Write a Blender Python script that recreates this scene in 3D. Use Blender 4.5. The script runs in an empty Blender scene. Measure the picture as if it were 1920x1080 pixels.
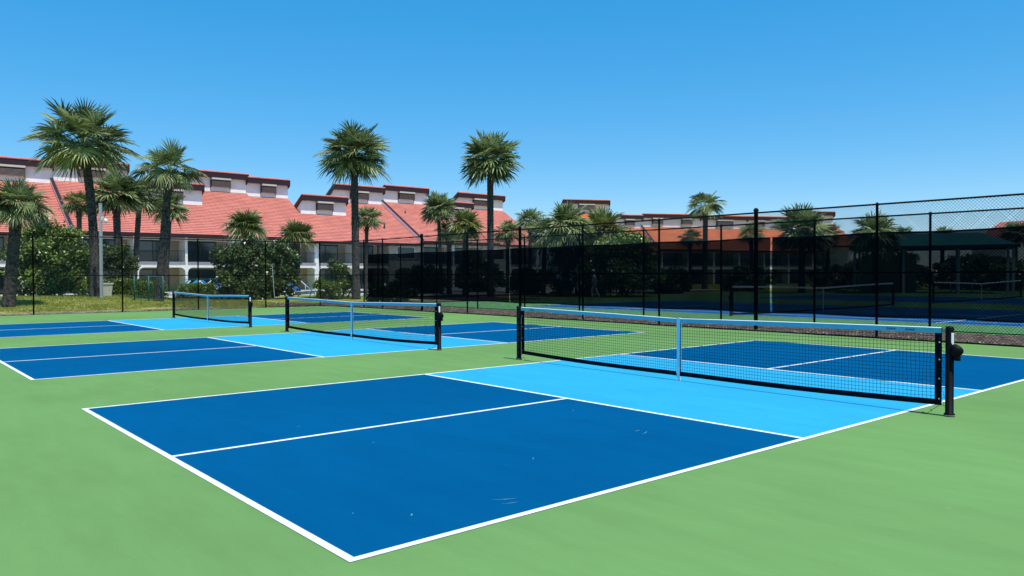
import bpy, math, random
import numpy as np
from mathutils import Vector, Matrix, noise as mnoise

# ------------------------------------------------------------------ camera, sky, sun, exposure
scene = bpy.context.scene
col = scene.collection
R = math.radians
CAM = (-1.928, -3.5597, 1.4735)
YAW, PITCH, ROLL, FPX = 0.86641, 0.016903, -0.003268, 1458.33
cf = Vector((math.cos(YAW)*math.cos(PITCH), math.sin(YAW)*math.cos(PITCH), -math.sin(PITCH)))
cr = Vector((math.sin(YAW), -math.cos(YAW), 0.0)); cu = cr.cross(cf)
c_, s_ = math.cos(ROLL), math.sin(ROLL)
CR, CU, CF = c_*cr + s_*cu, -s_*cr + c_*cu, cf
camd = bpy.data.cameras.new("camera"); cam = bpy.data.objects.new("camera", camd); col.objects.link(cam)
mw = Matrix((( CR.x, CU.x, -CF.x, CAM[0]), (CR.y, CU.y, -CF.y, CAM[1]), (CR.z, CU.z, -CF.z, CAM[2]), (0, 0, 0, 1)))
cam.matrix_world = mw
camd.sensor_width = 36; camd.lens = 36*FPX/1920; camd.clip_end = 3000; camd.clip_start = 0.05
scene.camera = cam

SUN_EL, SUN_AZ = R(67), R(-90)          # azimuth from +x towards +y: the sun stands over the -y side
sv = Vector((math.cos(SUN_EL)*math.cos(SUN_AZ), math.cos(SUN_EL)*math.sin(SUN_AZ), math.sin(SUN_EL)))
world = bpy.data.worlds.new("World"); scene.world = world; world.use_nodes = True
wn = world.node_tree; wn.nodes.clear()
sky = wn.nodes.new('ShaderNodeTexSky'); sky.sky_type = 'NISHITA'; sky.sun_disc = False
sky.sun_elevation = SUN_EL; sky.sun_rotation = math.pi/2 - SUN_AZ
sky.air_density = 0.75; sky.dust_density = 0.2; sky.ozone_density = 6.5; sky.altitude = 0
bg = wn.nodes.new('ShaderNodeBackground'); bg.inputs['Strength'].default_value = 0.15
wo = wn.nodes.new('ShaderNodeOutputWorld')
ga = wn.nodes.new('ShaderNodeGamma'); ga.inputs[1].default_value = .43
hs = wn.nodes.new('ShaderNodeHueSaturation'); hs.inputs['Hue'].default_value = .497; hs.inputs['Saturation'].default_value = 2.13; hs.inputs['Value'].default_value = 2.68
wn.links.new(sky.outputs[0], ga.inputs[0]); wn.links.new(ga.outputs[0], hs.inputs['Color']); wn.links.new(hs.outputs[0], bg.inputs[0])
wn.links.new(bg.outputs[0], wo.inputs[0])
sd = bpy.data.lights.new("sun", 'SUN'); sd.energy = 4.2; sd.angle = R(0.5); sd.color = (1.0, 0.965, 0.91)
sun = bpy.data.objects.new("sun", sd); col.objects.link(sun)
sun.rotation_euler = sv.to_track_quat('Z', 'Y').to_euler()
scene.view_settings.view_transform = 'Standard'; scene.view_settings.look = 'None'
scene.view_settings.gamma = 1; scene.view_settings.exposure = 0.15
try:
    scene.cycles.max_bounces = 8; scene.cycles.transparent_max_bounces = 24
except Exception: pass

random.seed(7); rng = np.random.default_rng(7)

def at(px, depth, py=None, z=None):
    """world point on the photo column px at a camera depth in metres"""
    y = 515 if py is None else py
    d = CF + CR*((px-960)/FPX) - CU*((y-540)/FPX)
    p = Vector(CAM) + d*depth
    if z is not None: p.z = z
    return p

# ------------------------------------------------------------------ mesh helpers
class MB:
    def __init__(s): s.v = []; s.f = []
    def add(s, vs, fs):
        o = len(s.v); s.v.extend([tuple(v) for v in vs]); s.f.extend([tuple(i+o for i in f) for f in fs]); return s
    def box(s, x0, x1, y0, y1, z0, z1):
        return s.add([(x0,y0,z0),(x1,y0,z0),(x1,y1,z0),(x0,y1,z0),(x0,y0,z1),(x1,y0,z1),(x1,y1,z1),(x0,y1,z1)],
                     [(0,3,2,1),(4,5,6,7),(0,1,5,4),(1,2,6,5),(2,3,7,6),(3,0,4,7)])
    def quad(s, a, b, c, d): return s.add([a,b,c,d], [(0,1,2,3)])
    def tube(s, pts, rad, n=8, cap=True):
        pts = [Vector(p) for p in pts]; rings = []
        rads = rad if isinstance(rad, (list, tuple)) else [rad]*len(pts)
        ref = None; vs = []
        for i, p in enumerate(pts):
            t = (pts[min(i+1, len(pts)-1)] - pts[max(i-1, 0)])
            if t.length < 1e-9: t = Vector((0,0,1))
            t.normalize()
            if ref is None: ref = Vector((0,0,1)) if abs(t.z) < .9 else Vector((1,0,0))
            a = t.cross(ref).normalized(); b = a.cross(t).normalized(); ref = b if abs(t.z) < .9 else ref
            for k in range(n):
                an = 2*math.pi*k/n
                vs.append(p + (a*math.cos(an) + b*math.sin(an))*rads[i])
        fs = []
        for i in range(len(pts)-1):
            for k in range(n):
                k2 = (k+1) % n
                fs.append((i*n+k, i*n+k2, (i+1)*n+k2, (i+1)*n+k))
        if cap:
            fs.append(tuple(range(n-1, -1, -1))); fs.append(tuple((len(pts)-1)*n+k for k in range(n)))
        return s.add(vs, fs)
    def lathe(s, prof, origin=(0,0,0), n=16):
        o = Vector(origin); vs = []; fs = []
        for r, z in prof:
            for k in range(n):
                a = 2*math.pi*k/n; vs.append((o.x+r*math.cos(a), o.y+r*math.sin(a), o.z+z))
        for i in range(len(prof)-1):
            for k in range(n):
                k2 = (k+1) % n; fs.append((i*n+k, i*n+k2, (i+1)*n+k2, (i+1)*n+k))
        fs.append(tuple(range(n-1,-1,-1))); fs.append(tuple((len(prof)-1)*n+k for k in range(n)))
        return s.add(vs, fs)
    def prism(s, poly, x0, x1, axis='x'):
        """extrude a 2D polygon (y,z) along x"""
        n = len(poly)
        if axis == 'x': vs = [(x0,a,b) for a,b in poly] + [(x1,a,b) for a,b in poly]
        else: vs = [(a,x0,b) for a,b in poly] + [(a,x1,b) for a,b in poly]
        fs = [tuple(range(n)), tuple(range(2*n-1, n-1, -1))] + [(i, i+n, (i+1)%n+n, (i+1)%n) for i in range(n)]
        return s.add(vs, fs)
    def build(s, name, mat, parent=None, smooth=False, loc=None):
        return link_mesh(name, s.v, s.f, mat, parent, smooth, loc)

def link_mesh(name, v, f, mat, parent=None, smooth=False, loc=None):
    me = bpy.data.meshes.new(name); me.from_pydata(v, [], f); me.update()
    if mat: me.materials.append(mat)
    if smooth: me.polygons.foreach_set('use_smooth', [True]*len(me.polygons))
    import bmesh
    bm = bmesh.new(); bm.from_mesh(me); bmesh.ops.recalc_face_normals(bm, faces=bm.faces); bm.to_mesh(me); bm.free()
    o = bpy.data.objects.new(name, me); col.objects.link(o)
    if parent is not None: o.parent = parent
    if loc is not None: o.location = loc
    return o

def np_mesh(name, V, nper, mat, tone=None, parent=None, faces=None, smooth=False):
    """V: (N*nper,3) verts, each group of nper verts one polygon (or faces given as list per group)"""
    me = bpy.data.meshes.new(name); N = len(V)//nper
    me.vertices.add(len(V)); me.vertices.foreach_set('co', V.astype(np.float32).ravel())
    fl = np.array(faces if faces is not None else [list(range(nper))]); k = fl.shape[1]
    idx = (np.arange(N)[:, None, None]*nper + fl[None]).reshape(-1, k)
    me.loops.add(idx.size); me.loops.foreach_set('vertex_index', idx.ravel().astype(np.int32))
    me.polygons.add(len(idx)); me.polygons.foreach_set('loop_start', (np.arange(len(idx))*k).astype(np.int32))
    me.polygons.foreach_set('loop_total', np.full(len(idx), k, np.int32))
    me.update(calc_edges=True)
    if tone is not None:
        at_ = me.attributes.new('tone', 'FLOAT', 'POINT'); at_.data.foreach_set('value', np.repeat(tone, nper).astype(np.float32))
    if smooth: me.polygons.foreach_set('use_smooth', [True]*len(me.polygons))
    me.materials.append(mat)
    o = bpy.data.objects.new(name, me); col.objects.link(o)
    if parent is not None: o.parent = parent
    return o

def tag(o, label=None, cat=None, group=None, kind=None):
    if label: o['label'] = label
    if cat: o['category'] = cat
    if group: o['group'] = group
    if kind: o['kind'] = kind
    return o
def empty(name, loc=(0,0,0), rz=0):
    o = bpy.data.objects.new(name, None); col.objects.link(o); o.location = loc; o.rotation_euler = (0,0,rz); o.empty_display_size = .2
    return o
def copy_tree(o, parent=None):
    c = o.copy(); col.objects.link(c); c.parent = parent
    for ch in list(o.children): copy_tree(ch, c)
    return c

# ------------------------------------------------------------------ materials
def mat(name, color, rough=0.7, metal=0.0, var=0.0, vscale=3.0, bump=0.0, bscale=40.0, spec=0.5, color2=None, detail=4, tone=False, transl=0.0):
    m = bpy.data.materials.new(name); m.use_nodes = True; nt = m.node_tree; b = nt.nodes['Principled BSDF']
    b.inputs['Roughness'].default_value = rough; b.inputs['Metallic'].default_value = metal
    b.inputs['Specular IOR Level'].default_value = spec
    c1 = tuple(color)+(1,)
    tc = nt.nodes.new('ShaderNodeTexCoord')
    if var > 0 or color2 or tone:
        nz = nt.nodes.new('ShaderNodeTexNoise'); nz.inputs['Scale'].default_value = vscale; nz.inputs['Detail'].default_value = detail
        nt.links.new(tc.outputs['Object'], nz.inputs['Vector'])
        rp = nt.nodes.new('ShaderNodeValToRGB')
        if color2: ca, cb = c1, tuple(color2)+(1,)
        else:
            ca = tuple(min(1, x*(1-var)) for x in color)+(1,); cb = tuple(min(1, x*(1+var)) for x in color)+(1,)
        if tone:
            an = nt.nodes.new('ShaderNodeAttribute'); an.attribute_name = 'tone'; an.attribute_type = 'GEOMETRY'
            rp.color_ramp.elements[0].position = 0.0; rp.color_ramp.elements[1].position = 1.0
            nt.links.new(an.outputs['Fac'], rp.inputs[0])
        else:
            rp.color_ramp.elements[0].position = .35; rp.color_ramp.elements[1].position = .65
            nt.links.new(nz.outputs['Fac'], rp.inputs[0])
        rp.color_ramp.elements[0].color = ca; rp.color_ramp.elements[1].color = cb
        nt.links.new(rp.outputs[0], b.inputs['Base Color'])
        src = rp.outputs[0]
    else:
        b.inputs['Base Color'].default_value = c1; src = None
    if bump > 0:
        n2 = nt.nodes.new('ShaderNodeTexNoise'); n2.inputs['Scale'].default_value = bscale; n2.inputs['Detail'].default_value = 5
        nt.links.new(tc.outputs['Object'], n2.inputs['Vector'])
        bp = nt.nodes.new('ShaderNodeBump'); bp.inputs['Strength'].default_value = bump; bp.inputs['Distance'].default_value = 0.02
        nt.links.new(n2.outputs['Fac'], bp.inputs['Height']); nt.links.new(bp.outputs[0], b.inputs['Normal'])
    if transl > 0:
        out = nt.nodes['Material Output']; tr = nt.nodes.new('ShaderNodeBsdfTranslucent'); mx = nt.nodes.new('ShaderNodeMixShader')
        mx.inputs[0].default_value = transl
        if src: nt.links.new(src, tr.inputs[0])
        else: tr.inputs[0].default_value = c1
        nt.links.new(b.outputs[0], mx.inputs[1]); nt.links.new(tr.outputs[0], mx.inputs[2]); nt.links.new(mx.outputs[0], out.inputs[0])
    return m

def court_mat(name, base, scuff=0.02, big=0.07):
    """acrylic court paint: faint roller patches, fine grit, sparse pale scuffs"""
    m = bpy.data.materials.new(name); m.use_nodes = True; nt = m.node_tree; b = nt.nodes['Principled BSDF']; L = nt.links
    b.inputs['Roughness'].default_value = .9; b.inputs['Specular IOR Level'].default_value = .02
    tc = nt.nodes.new('ShaderNodeTexCoord')
    def noise(sc, det=4, stretch=None, rough=.5):
        n = nt.nodes.new('ShaderNodeTexNoise'); n.inputs['Scale'].default_value = sc; n.inputs['Detail'].default_value = det; n.inputs['Roughness'].default_value = rough
        if stretch:
            mp = nt.nodes.new('ShaderNodeMapping'); mp.inputs['Scale'].default_value = stretch[:3]; mp.inputs['Rotation'].default_value = (0,0,stretch[3])
            L.new(tc.outputs['Object'], mp.inputs[0]); L.new(mp.outputs[0], n.inputs['Vector'])
        else: L.new(tc.outputs['Object'], n.inputs['Vector'])
        return n
    def ramp(src, p0, p1, c0, c1):
        r = nt.nodes.new('ShaderNodeValToRGB'); e = r.color_ramp.elements
        e[0].position = p0; e[1].position = p1; e[0].color = c0; e[1].color = c1; L.new(src, r.inputs[0]); return r
    def mix(f, a, bb, mode='MIX'):
        x = nt.nodes.new('ShaderNodeMix'); x.data_type = 'RGBA'; x.blend_type = mode
        if isinstance(f, float): x.inputs[0].default_value = f
        else: L.new(f, x.inputs[0])
        for i, s in ((6, a), (7, bb)):
            if isinstance(s, tuple): x.inputs[i].default_value = s
            else: L.new(s, x.inputs[i])
        return x.outputs[2]
    n1 = noise(.30, 6)
    lo = tuple(x*(1-big) for x in base)+(1,); hi = tuple(min(1, x*(1+big)) for x in base)+(1,)
    c = ramp(n1.outputs['Fac'], .35, .65, lo, hi).outputs[0]
    n2 = noise(3.0, 8, (1, .25, 1, .6), .7)
    g = ramp(n2.outputs['Fac'], .3, .7, (.93,.93,.93,1), (1.07,1.07,1.07,1)).outputs[0]
    c = mix(1.0, c, g, 'MULTIPLY')
    n3 = noise(180, 3)
    g = ramp(n3.outputs['Fac'], .3, .7, (.88,.88,.88,1), (1.1,1.1,1.1,1)).outputs[0]
    c = mix(1.0, c, g, 'MULTIPLY')
    n4 = noise(1.7, 9, (1, .2, 1, -.8), .8)      # scuffs
    f = ramp(n4.outputs['Fac'], .70, .78, (0,0,0,1), (.35,.35,.35,1)).outputs[0]
    c = mix(f, c, tuple(min(1, x*1.6+.05) for x in base)+(1,))
    n5 = noise(2.1, 3)                             # tiny paint-white specks
    vo = nt.nodes.new('ShaderNodeTexVoronoi'); vo.inputs['Scale'].default_value = 1.3; L.new(tc.outputs['Object'], vo.inputs['Vector'])
    mm = nt.nodes.new('ShaderNodeMath'); mm.operation = 'LESS_THAN'; mm.inputs[1].default_value = scuff; L.new(vo.outputs['Distance'], mm.inputs[0])
    mm2 = nt.nodes.new('ShaderNodeMath'); mm2.operation = 'MULTIPLY'; L.new(mm.outputs[0], mm2.inputs[0]); L.new(ramp(n5.outputs['Fac'], .45, .6, (0,0,0,1), (.5,.5,.5,1)).outputs[0], mm2.inputs[1])
    c = mix(mm2.outputs[0], c, tuple(min(1, x*1.5+.12) for x in base)+(1,))
    L.new(c, b.inputs['Base Color'])
    bp = nt.nodes.new('ShaderNodeBump'); bp.inputs['Strength'].default_value = .25; bp.inputs['Distance'].default_value = .003
    L.new(n3.outputs['Fac'], bp.inputs['Height']); L.new(bp.outputs[0], b.inputs['Normal'])
    return m

M = {}
M['green'] = court_mat('court_green', (.144, .285, .090))
M['blue'] = court_mat('court_blue', (.0, .086, .212))
M['sky_blue'] = court_mat('court_light_blue', (.030, .350, .575), big=.03)
M['line'] = mat('line_white', (.70, .73, .70), .8, color2=(.84, .86, .84), vscale=7, detail=8, bump=.1, bscale=200, spec=.1)
M['green2'] = court_mat('far_court_green', (.10, .24, .09))
M['blue2'] = court_mat('far_court_blue', (.004, .095, .26))
M['black'] = mat('black_powder_coat', (.003, .003, .004), .55, spec=.12)
M['blackcloth'] = mat('black_webbing', (.004, .005, .010), .9, var=.2, vscale=60, spec=.1)
M['cord'] = mat('net_cord', (.008, .009, .012), .8)
M['tape'] = mat('blue_headband', (.11, .43, .53), .6, var=.06, vscale=12)
M['tape_edge'] = mat('white_stitch', (.62, .75, .82), .7)
M['strap'] = mat('strap_blue', (.50, .70, .80), .6)
M['white'] = mat('white_plastic', (.78, .78, .76), .5)
M['brass'] = mat('grommet', (.75, .68, .55), .35, metal=.8)
M['chain'] = mat('black_vinyl_wire', (.010, .011, .013), .4)
M['galv'] = mat('grey_painted_steel', (.42, .45, .46), .5, metal=.2)
M['trunk'] = mat('palm_bark', (.030, .026, .022), .95, color2=(.11, .098, .085), vscale=9, bump=1.0, bscale=22, spec=.1)
M['boots'] = mat('palm_leaf_bases', (.03, .02, .014), .95, color2=(.12, .08, .05), vscale=14, bump=.6, bscale=20, spec=.1)
M['bark'] = mat('shrub_bark', (.12, .10, .08), .9, var=.3, vscale=15, bump=.5)
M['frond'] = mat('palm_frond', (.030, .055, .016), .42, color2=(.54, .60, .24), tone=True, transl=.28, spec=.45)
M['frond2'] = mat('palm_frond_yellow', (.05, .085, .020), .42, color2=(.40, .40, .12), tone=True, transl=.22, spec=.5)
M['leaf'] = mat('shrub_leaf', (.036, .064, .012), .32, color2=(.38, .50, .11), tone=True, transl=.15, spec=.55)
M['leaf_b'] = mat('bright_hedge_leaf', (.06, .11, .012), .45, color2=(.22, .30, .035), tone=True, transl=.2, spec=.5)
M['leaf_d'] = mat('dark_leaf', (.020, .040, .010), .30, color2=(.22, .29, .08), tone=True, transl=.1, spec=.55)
M['flower'] = mat('pale_pink_flower', (.75, .62, .60), .6, color2=(.62, .35, .38), tone=True, transl=.2)
M['grassblade'] = mat('grass_blade', (.11, .15, .014), .6, color2=(.42, .42, .08), tone=True, transl=.25)
M['litter'] = mat('dry_leaf', (.20, .14, .08), .8, color2=(.55, .45, .30), tone=True)
M['stucco'] = mat('white_stucco', (.88, .86, .82), .9, var=.05, vscale=1.2, bump=.2, bscale=60)
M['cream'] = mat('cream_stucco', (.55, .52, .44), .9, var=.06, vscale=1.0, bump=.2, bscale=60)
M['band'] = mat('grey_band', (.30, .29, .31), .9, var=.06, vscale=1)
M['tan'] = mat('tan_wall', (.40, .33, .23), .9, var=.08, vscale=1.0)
M['fascia'] = mat('maroon_fascia', (.022, .004, .009), .5, var=.15, vscale=2)
M['louver'] = mat('brown_louvre', (.085, .060, .052), .6, var=.1, vscale=3)
M['door_frame'] = mat('dark_bronze_frame', (.015, .014, .014), .4)
M['glass'] = mat('tinted_glass', (.012, .035, .055), .06, var=.2, vscale=.6, spec=.9)
M['teal'] = mat('teal_sling', (.015, .30, .36), .7, var=.1)
M['navy'] = mat('blue_sling', (.01, .14, .42), .7, var=.1)
M['beige'] = mat('beige_bin', (.55, .52, .42), .7, var=.06, vscale=5)
M['pave'] = mat('pool_paving', (.42, .38, .33), .85, color2=(.58, .54, .47), vscale=1.2, bump=.2)
M['water'] = mat('pool_water', (.01, .28, .42), .05, var=.1, bump=.2, bscale=3)
M['pavroof'] = mat('green_metal_roof', (.03, .21, .18), .5, var=.08)
M['skin'] = mat('skin', (.45, .26, .18), .6)
M['shirt'] = mat('patterned_shirt', (.55, .57, .60), .85, color2=(.9, .9, .9), vscale=22, detail=1)
M['trouser'] = mat('grey_trousers', (.34, .35, .38), .85, var=.1)
M['teal_fence'] = mat('teal_fence_paint', (.02, .13, .12), .5)

# red tile roof
def tile_mat(name, ca, cb):
    m = bpy.data.materials.new(name); m.use_nodes = True; nt = m.node_tree; b = nt.nodes['Principled BSDF']; L = nt.links
    b.inputs['Roughness'].default_value = .8
    tc = nt.nodes.new('ShaderNodeTexCoord'); br = nt.nodes.new('ShaderNodeTexBrick')
    br.inputs['Scale'].default_value = 1; br.inputs['Brick Width'].default_value = 1.1; br.inputs['Row Height'].default_value = .30
    br.inputs['Mortar Size'].default_value = .018; br.inputs['Mortar Smooth'].default_value = .5; br.inputs['Bias'].default_value = 0
    br.inputs['Color1'].default_value = ca+(1,); br.inputs['Color2'].default_value = cb+(1,)
    br.inputs['Mortar'].default_value = tuple(x*.35 for x in ca)+(1,)
    mp = nt.nodes.new('ShaderNodeMapping'); mp.inputs['Location'].default_value = (0, .60, 0); L.new(tc.outputs['Object'], mp.inputs[0]); L.new(mp.outputs[0], br.inputs['Vector'])
    nz = nt.nodes.new('ShaderNodeTexNoise'); nz.inputs['Scale'].default_value = .8; nz.inputs['Detail'].default_value = 6
    L.new(tc.outputs['Object'], nz.inputs['Vector'])
    rp = nt.nodes.new('ShaderNodeValToRGB'); rp.color_ramp.elements[0].position = .3; rp.color_ramp.elements[1].position = .7
    rp.color_ramp.elements[0].color = (.85,.83,.83,1); rp.color_ramp.elements[1].color = (1.08,1.08,1.06,1)
    L.new(nz.outputs['Fac'], rp.inputs[0])
    mx = nt.nodes.new('ShaderNodeMix'); mx.data_type = 'RGBA'; mx.blend_type = 'MULTIPLY'; mx.inputs[0].default_value = 1
    L.new(br.outputs['Color'], mx.inputs[6]); L.new(rp.outputs[0], mx.inputs[7]); L.new(mx.outputs[2], b.inputs['Base Color'])
    return m
M['tile'] = tile_mat('red_roof_tile', (.60, .178, .128), (.67, .208, .150))
M['tile2'] = tile_mat('orange_roof_tile', (.56, .14, .05), (.64, .18, .07))

# windscreen: black woven mesh, about a seventh open
def screen_mat():
    m = bpy.data.materials.new('windscreen_mesh'); m.use_nodes = True; nt = m.node_tree; b = nt.nodes['Principled BSDF']; L = nt.links
    b.inputs['Base Color'].default_value = (.0012, .0028, .005, 1); b.inputs['Roughness'].default_value = .95; b.inputs['Specular IOR Level'].default_value = .02
    tr = nt.nodes.new('ShaderNodeBsdfTransparent'); mx = nt.nodes.new('ShaderNodeMixShader')
    tc = nt.nodes.new('ShaderNodeTexCoord'); nz = nt.nodes.new('ShaderNodeTexNoise'); nz.inputs['Scale'].default_value = .7; nz.inputs['Detail'].default_value = 3
    L.new(tc.outputs['Object'], nz.inputs['Vector'])
    mr = nt.nodes.new('ShaderNodeMapRange'); mr.inputs['From Min'].default_value = .3; mr.inputs['From Max'].default_value = .7
    mr.inputs['To Min'].default_value = .045; mr.inputs['To Max'].default_value = .09; tr.inputs[0].default_value = (.8,.92,1,1)
    L.new(nz.outputs['Fac'], mr.inputs[0]); L.new(mr.outputs[0], mx.inputs[0])
    L.new(b.outputs[0], mx.inputs[1]); L.new(tr.outputs[0], mx.inputs[2]); L.new(mx.outputs[0], nt.nodes['Material Output'].inputs[0])
    return m
M['screen'] = screen_mat()

# ------------------------------------------------------------------ ground
def smooth(x): x = max(0.0, min(1.0, x)); return x*x*(3-2*x)
def gz(x, y):
    """height of the lawn and verge north of the courts"""
    if y < 31.15: return 0.0
    h = .44*smooth((y-31.3)/8.5)*(1-.78*smooth((x-8.2)/5.0))*(1-smooth((y-45)/7.0))
    h += .03*mnoise.noise(Vector((x*.35, y*.35, 0)))*smooth((y-31.2)/1.5)
    return h
def onground(px, py, zoff=0.0):
    """point where the photo ray meets the lawn"""
    d = CF + CR*((px-960)/FPX) - CU*((py-540)/FPX); z = 0.0
    t = 8.0                                   # walk along the ray to the first point under the lawn
    while t < 120:
        p = Vector(CAM) + d*t; z = gz(p.x, p.y)
        if p.z <= z: break
        t += .05
    p.z = z+zoff; return p

def grid(name, x0, x1, y0, y1, nx, ny, fz, m, kind='structure'):
    vs = []; fs = []
    for j in range(ny+1):
        for i in range(nx+1):
            x = x0+(x1-x0)*i/nx; y = y0+(y1-y0)*j/ny; vs.append((x, y, fz(x, y)))
    for j in range(ny):
        for i in range(nx):
            a = j*(nx+1)+i; fs.append((a, a+1, a+nx+2, a+nx+1))
    o = link_mesh(name, vs, fs, m, smooth=True); tag(o, kind=kind); return o

def soil_mat(name, c1, c2, c3, sc=1.5, p=(.40,.52,.62)):
    m = bpy.data.materials.new(name); m.use_nodes = True; nt = m.node_tree; b = nt.nodes['Principled BSDF']; L = nt.links
    b.inputs['Roughness'].default_value = .95; b.inputs['Specular IOR Level'].default_value = .1
    tc = nt.nodes.new('ShaderNodeTexCoord')
    n = nt.nodes.new('ShaderNodeTexNoise'); n.inputs['Scale'].default_value = sc; n.inputs['Detail'].default_value = 9; n.inputs['Roughness'].default_value = .7
    L.new(tc.outputs['Object'], n.inputs['Vector'])
    r = nt.nodes.new('ShaderNodeValToRGB'); e = r.color_ramp.elements; e[0].position = p[0]; e[0].color = c1+(1,); e[1].position = p[2]; e[1].color = c3+(1,)
    x = e.new(p[1]); x.color = c2+(1,)
    L.new(n.outputs['Fac'], r.inputs[0]); L.new(r.outputs[0], b.inputs['Base Color'])
    n2 = nt.nodes.new('ShaderNodeTexNoise'); n2.inputs['Scale'].default_value = 30; n2.inputs['Detail'].default_value = 6
    L.new(tc.outputs['Object'], n2.inputs['Vector'])
    bp = nt.nodes.new('ShaderNodeBump'); bp.inputs['Strength'].default_value = .8; bp.inputs['Distance'].default_value = .04
    L.new(n2.outputs['Fac'], bp.inputs['Height']); L.new(bp.outputs[0], b.inputs['Normal'])
    return m
M['lawn'] = soil_mat('lawn_turf', (.15,.18,.02), (.24,.26,.035), (.42,.38,.13), .8)
M['verge'] = soil_mat('littered_verge', (.20,.20,.06), (.44,.36,.20), (.68,.58,.40), .9, (.36,.48,.6))
M['mulch'] = soil_mat('pine_straw_soil', (.055,.040,.032), (.115,.085,.068), (.20,.155,.125), 4.0)

tag(MB().add([(-900,-900,-.06),(1500,-900,-.06),(1500,1500,-.06),(-900,1500,-.06)], [(0,1,2,3)]).build('ground', M['lawn']), kind='structure')
grid('lawn', -30, 24, 31.2, 60, 108, 58, gz, M['lawn'])
# verge of dry leaves along the back fence: wavering sheet just above the lawn
def strip(name, pts_in, pts_out, z, m, zf=None):
    vs = []; fs = []; n = len(pts_in)
    for a, b in zip(pts_in, pts_out):
        vs.append((a[0], a[1], (zf(*a) if zf else 0)+z)); vs.append((b[0], b[1], (zf(*b) if zf else 0)+z))
    for i in range(n-1): fs.append((2*i, 2*i+2, 2*i+3, 2*i+1))
    return tag(link_mesh(name, vs, fs, m), kind='structure')
xs = [ -30+.25*i for i in range(190)]
strip('verge', [(x, 31.02+.10*mnoise.noise(Vector((x*.9,0,0)))) for x in xs],
      [(x, 32.5+.9*mnoise.noise(Vector((x*.35,7,0)))+.3*mnoise.noise(Vector((x*1.9,3,0)))) for x in xs], .012, M['verge'], gz)

# courts: one green slab, blue paint and white lines on it
tag(MB().add([(-40,-40,0),(15.95,-40,0),(15.95,31.1,0),(-40,31.1,0)], [(0,1,2,3)]).build('court_surface', M['green']), kind='structure')
tag(MB().add([(18.4,-40,0),(75,-40,0),(75,33.0,0),(18.4,33.0,0)], [(0,1,2,3)]).build('far_court_surface', M['green2']), kind='structure')
# mulch strip between the two fences
ys = [-40+.12*i for i in range(612)]
strip('mulch_strip', [(15.80+.05*mnoise.noise(Vector((0,y*1.1,0)))+.05*mnoise.noise(Vector((0,y*5,4))), y) for y in ys],
      [(18.52+.06*mnoise.noise(Vector((9,y*1.3,0))), y) for y in ys], .030, M['mulch'])
grid('mulch_bed', 13.2, 30, 31.05, 37, 34, 12, lambda x, y: .035+.03*mnoise.noise(Vector((x,y,0))), M['mulch'])

W, LEN, KIT = 6.096, 13.411, 2.134; N2 = LEN/2
COURTS = [0.0, 9.26, 18.685]
def rect(mb, x0, x1, y0, y1, z): mb.add([(x0,y0,z),(x1,y0,z),(x1,y1,z),(x0,y1,z)], [(0,1,2,3)])
db, lb, wl = MB(), MB(), MB(); lw = .052
for y0 in COURTS:
    rect(db, lw, N2-KIT, y0+lw, y0+W-lw, .002); rect(db, N2+KIT, LEN-lw, y0+lw, y0+W-lw, .002)
    rect(lb, N2-KIT, N2+KIT, y0+lw, y0+W-lw, .002)
    rect(wl, 0, LEN, y0, y0+lw, .004); rect(wl, 0, LEN, y0+W-lw, y0+W, .004)
    for x in (0, LEN-lw): rect(wl, x, x+lw, y0+lw, y0+W-lw, .004)
    for x in (N2-KIT-lw, N2+KIT): rect(wl, x, x+lw, y0+lw, y0+W-lw, .004)
    for a, b in ((lw, N2-KIT-lw), (N2+KIT+lw, LEN-lw)): rect(wl, a, b, y0+W/2-lw/2, y0+W/2+lw/2, .004)
tag(db.build('court_paint_dark_blue', M['blue']), kind='structure'); tag(lb.build('court_paint_light_blue', M['sky_blue']), kind='structure')
tag(wl.build('court_lines', M['line']), kind='structure')
b2, l2 = MB(), MB()
for x0 in (22.4, 39.6):
    x1 = x0+10.97; rect(b2, x0, x1, .3, 24.1, .004)
    for x in (x0, x1-.05): rect(l2, x, x+.05, .3, 24.1, .008)
    for x in (x0+1.37, x1-1.42): rect(l2, x, x+.05, .35, 24.05, .009)
    for y in (.3, 5.8, 18.5, 24.05): rect(l2, x0+.05, x1-.05, y, y+.05, .010)
    rect(l2, x0+5.46, x0+5.51, 5.85, 18.5, .008)
tag(b2.build('far_court_paint', M['blue2']), kind='structure'); tag(l2.build('far_court_lines', M['line']), kind='structure')

# faint scrapes left on the acrylic
sc = MB(); rs = random.Random(4)
def scrape(px, py, ln, ang, w=.012):
    d = CF + CR*((px-960)/FPX) - CU*((py-540)/FPX); p = Vector(CAM) + d*(-CAM[2]/d.z)
    n = 5; L_ = []; R_ = []
    for i in range(n+1):
        f = i/n-.5; ww = w*(1-(2*f)**2)*rs.uniform(.4,1)+.001; a = ang+.25*f
        L_.append((p.x+ln*f*math.cos(a)-ww*math.sin(a), p.y+ln*f*math.sin(a)+ww*math.cos(a), .0034)); R_.append((p.x+ln*f*math.cos(a)+ww*math.sin(a), p.y+ln*f*math.sin(a)-ww*math.cos(a), .0034))
    for i in range(n): sc.quad(L_[i], L_[i+1], R_[i+1], R_[i])
for a in ((772,966,.05,.9,.008),(662,963,.015,.5,.006),(945,937,.17,-.55,.004),(957,944,.12,-.35,.003),(1195,808,.10,.2,.006),(1210,812,.16,.4,.004),(1075,770,.06,.8,.005),
          (840,735,.07,.6,.006),(560,800,.05,.1,.006),(1000,860,.08,.9,.004),(700,830,.05,.5,.004)):
    scrape(*a)
M['scuff'] = mat('pale_scrape', (.10, .26, .34), .9, var=.3, vscale=30, spec=.02)
tag(sc.build('court_scuffs', M['scuff']), kind='structure')

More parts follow.
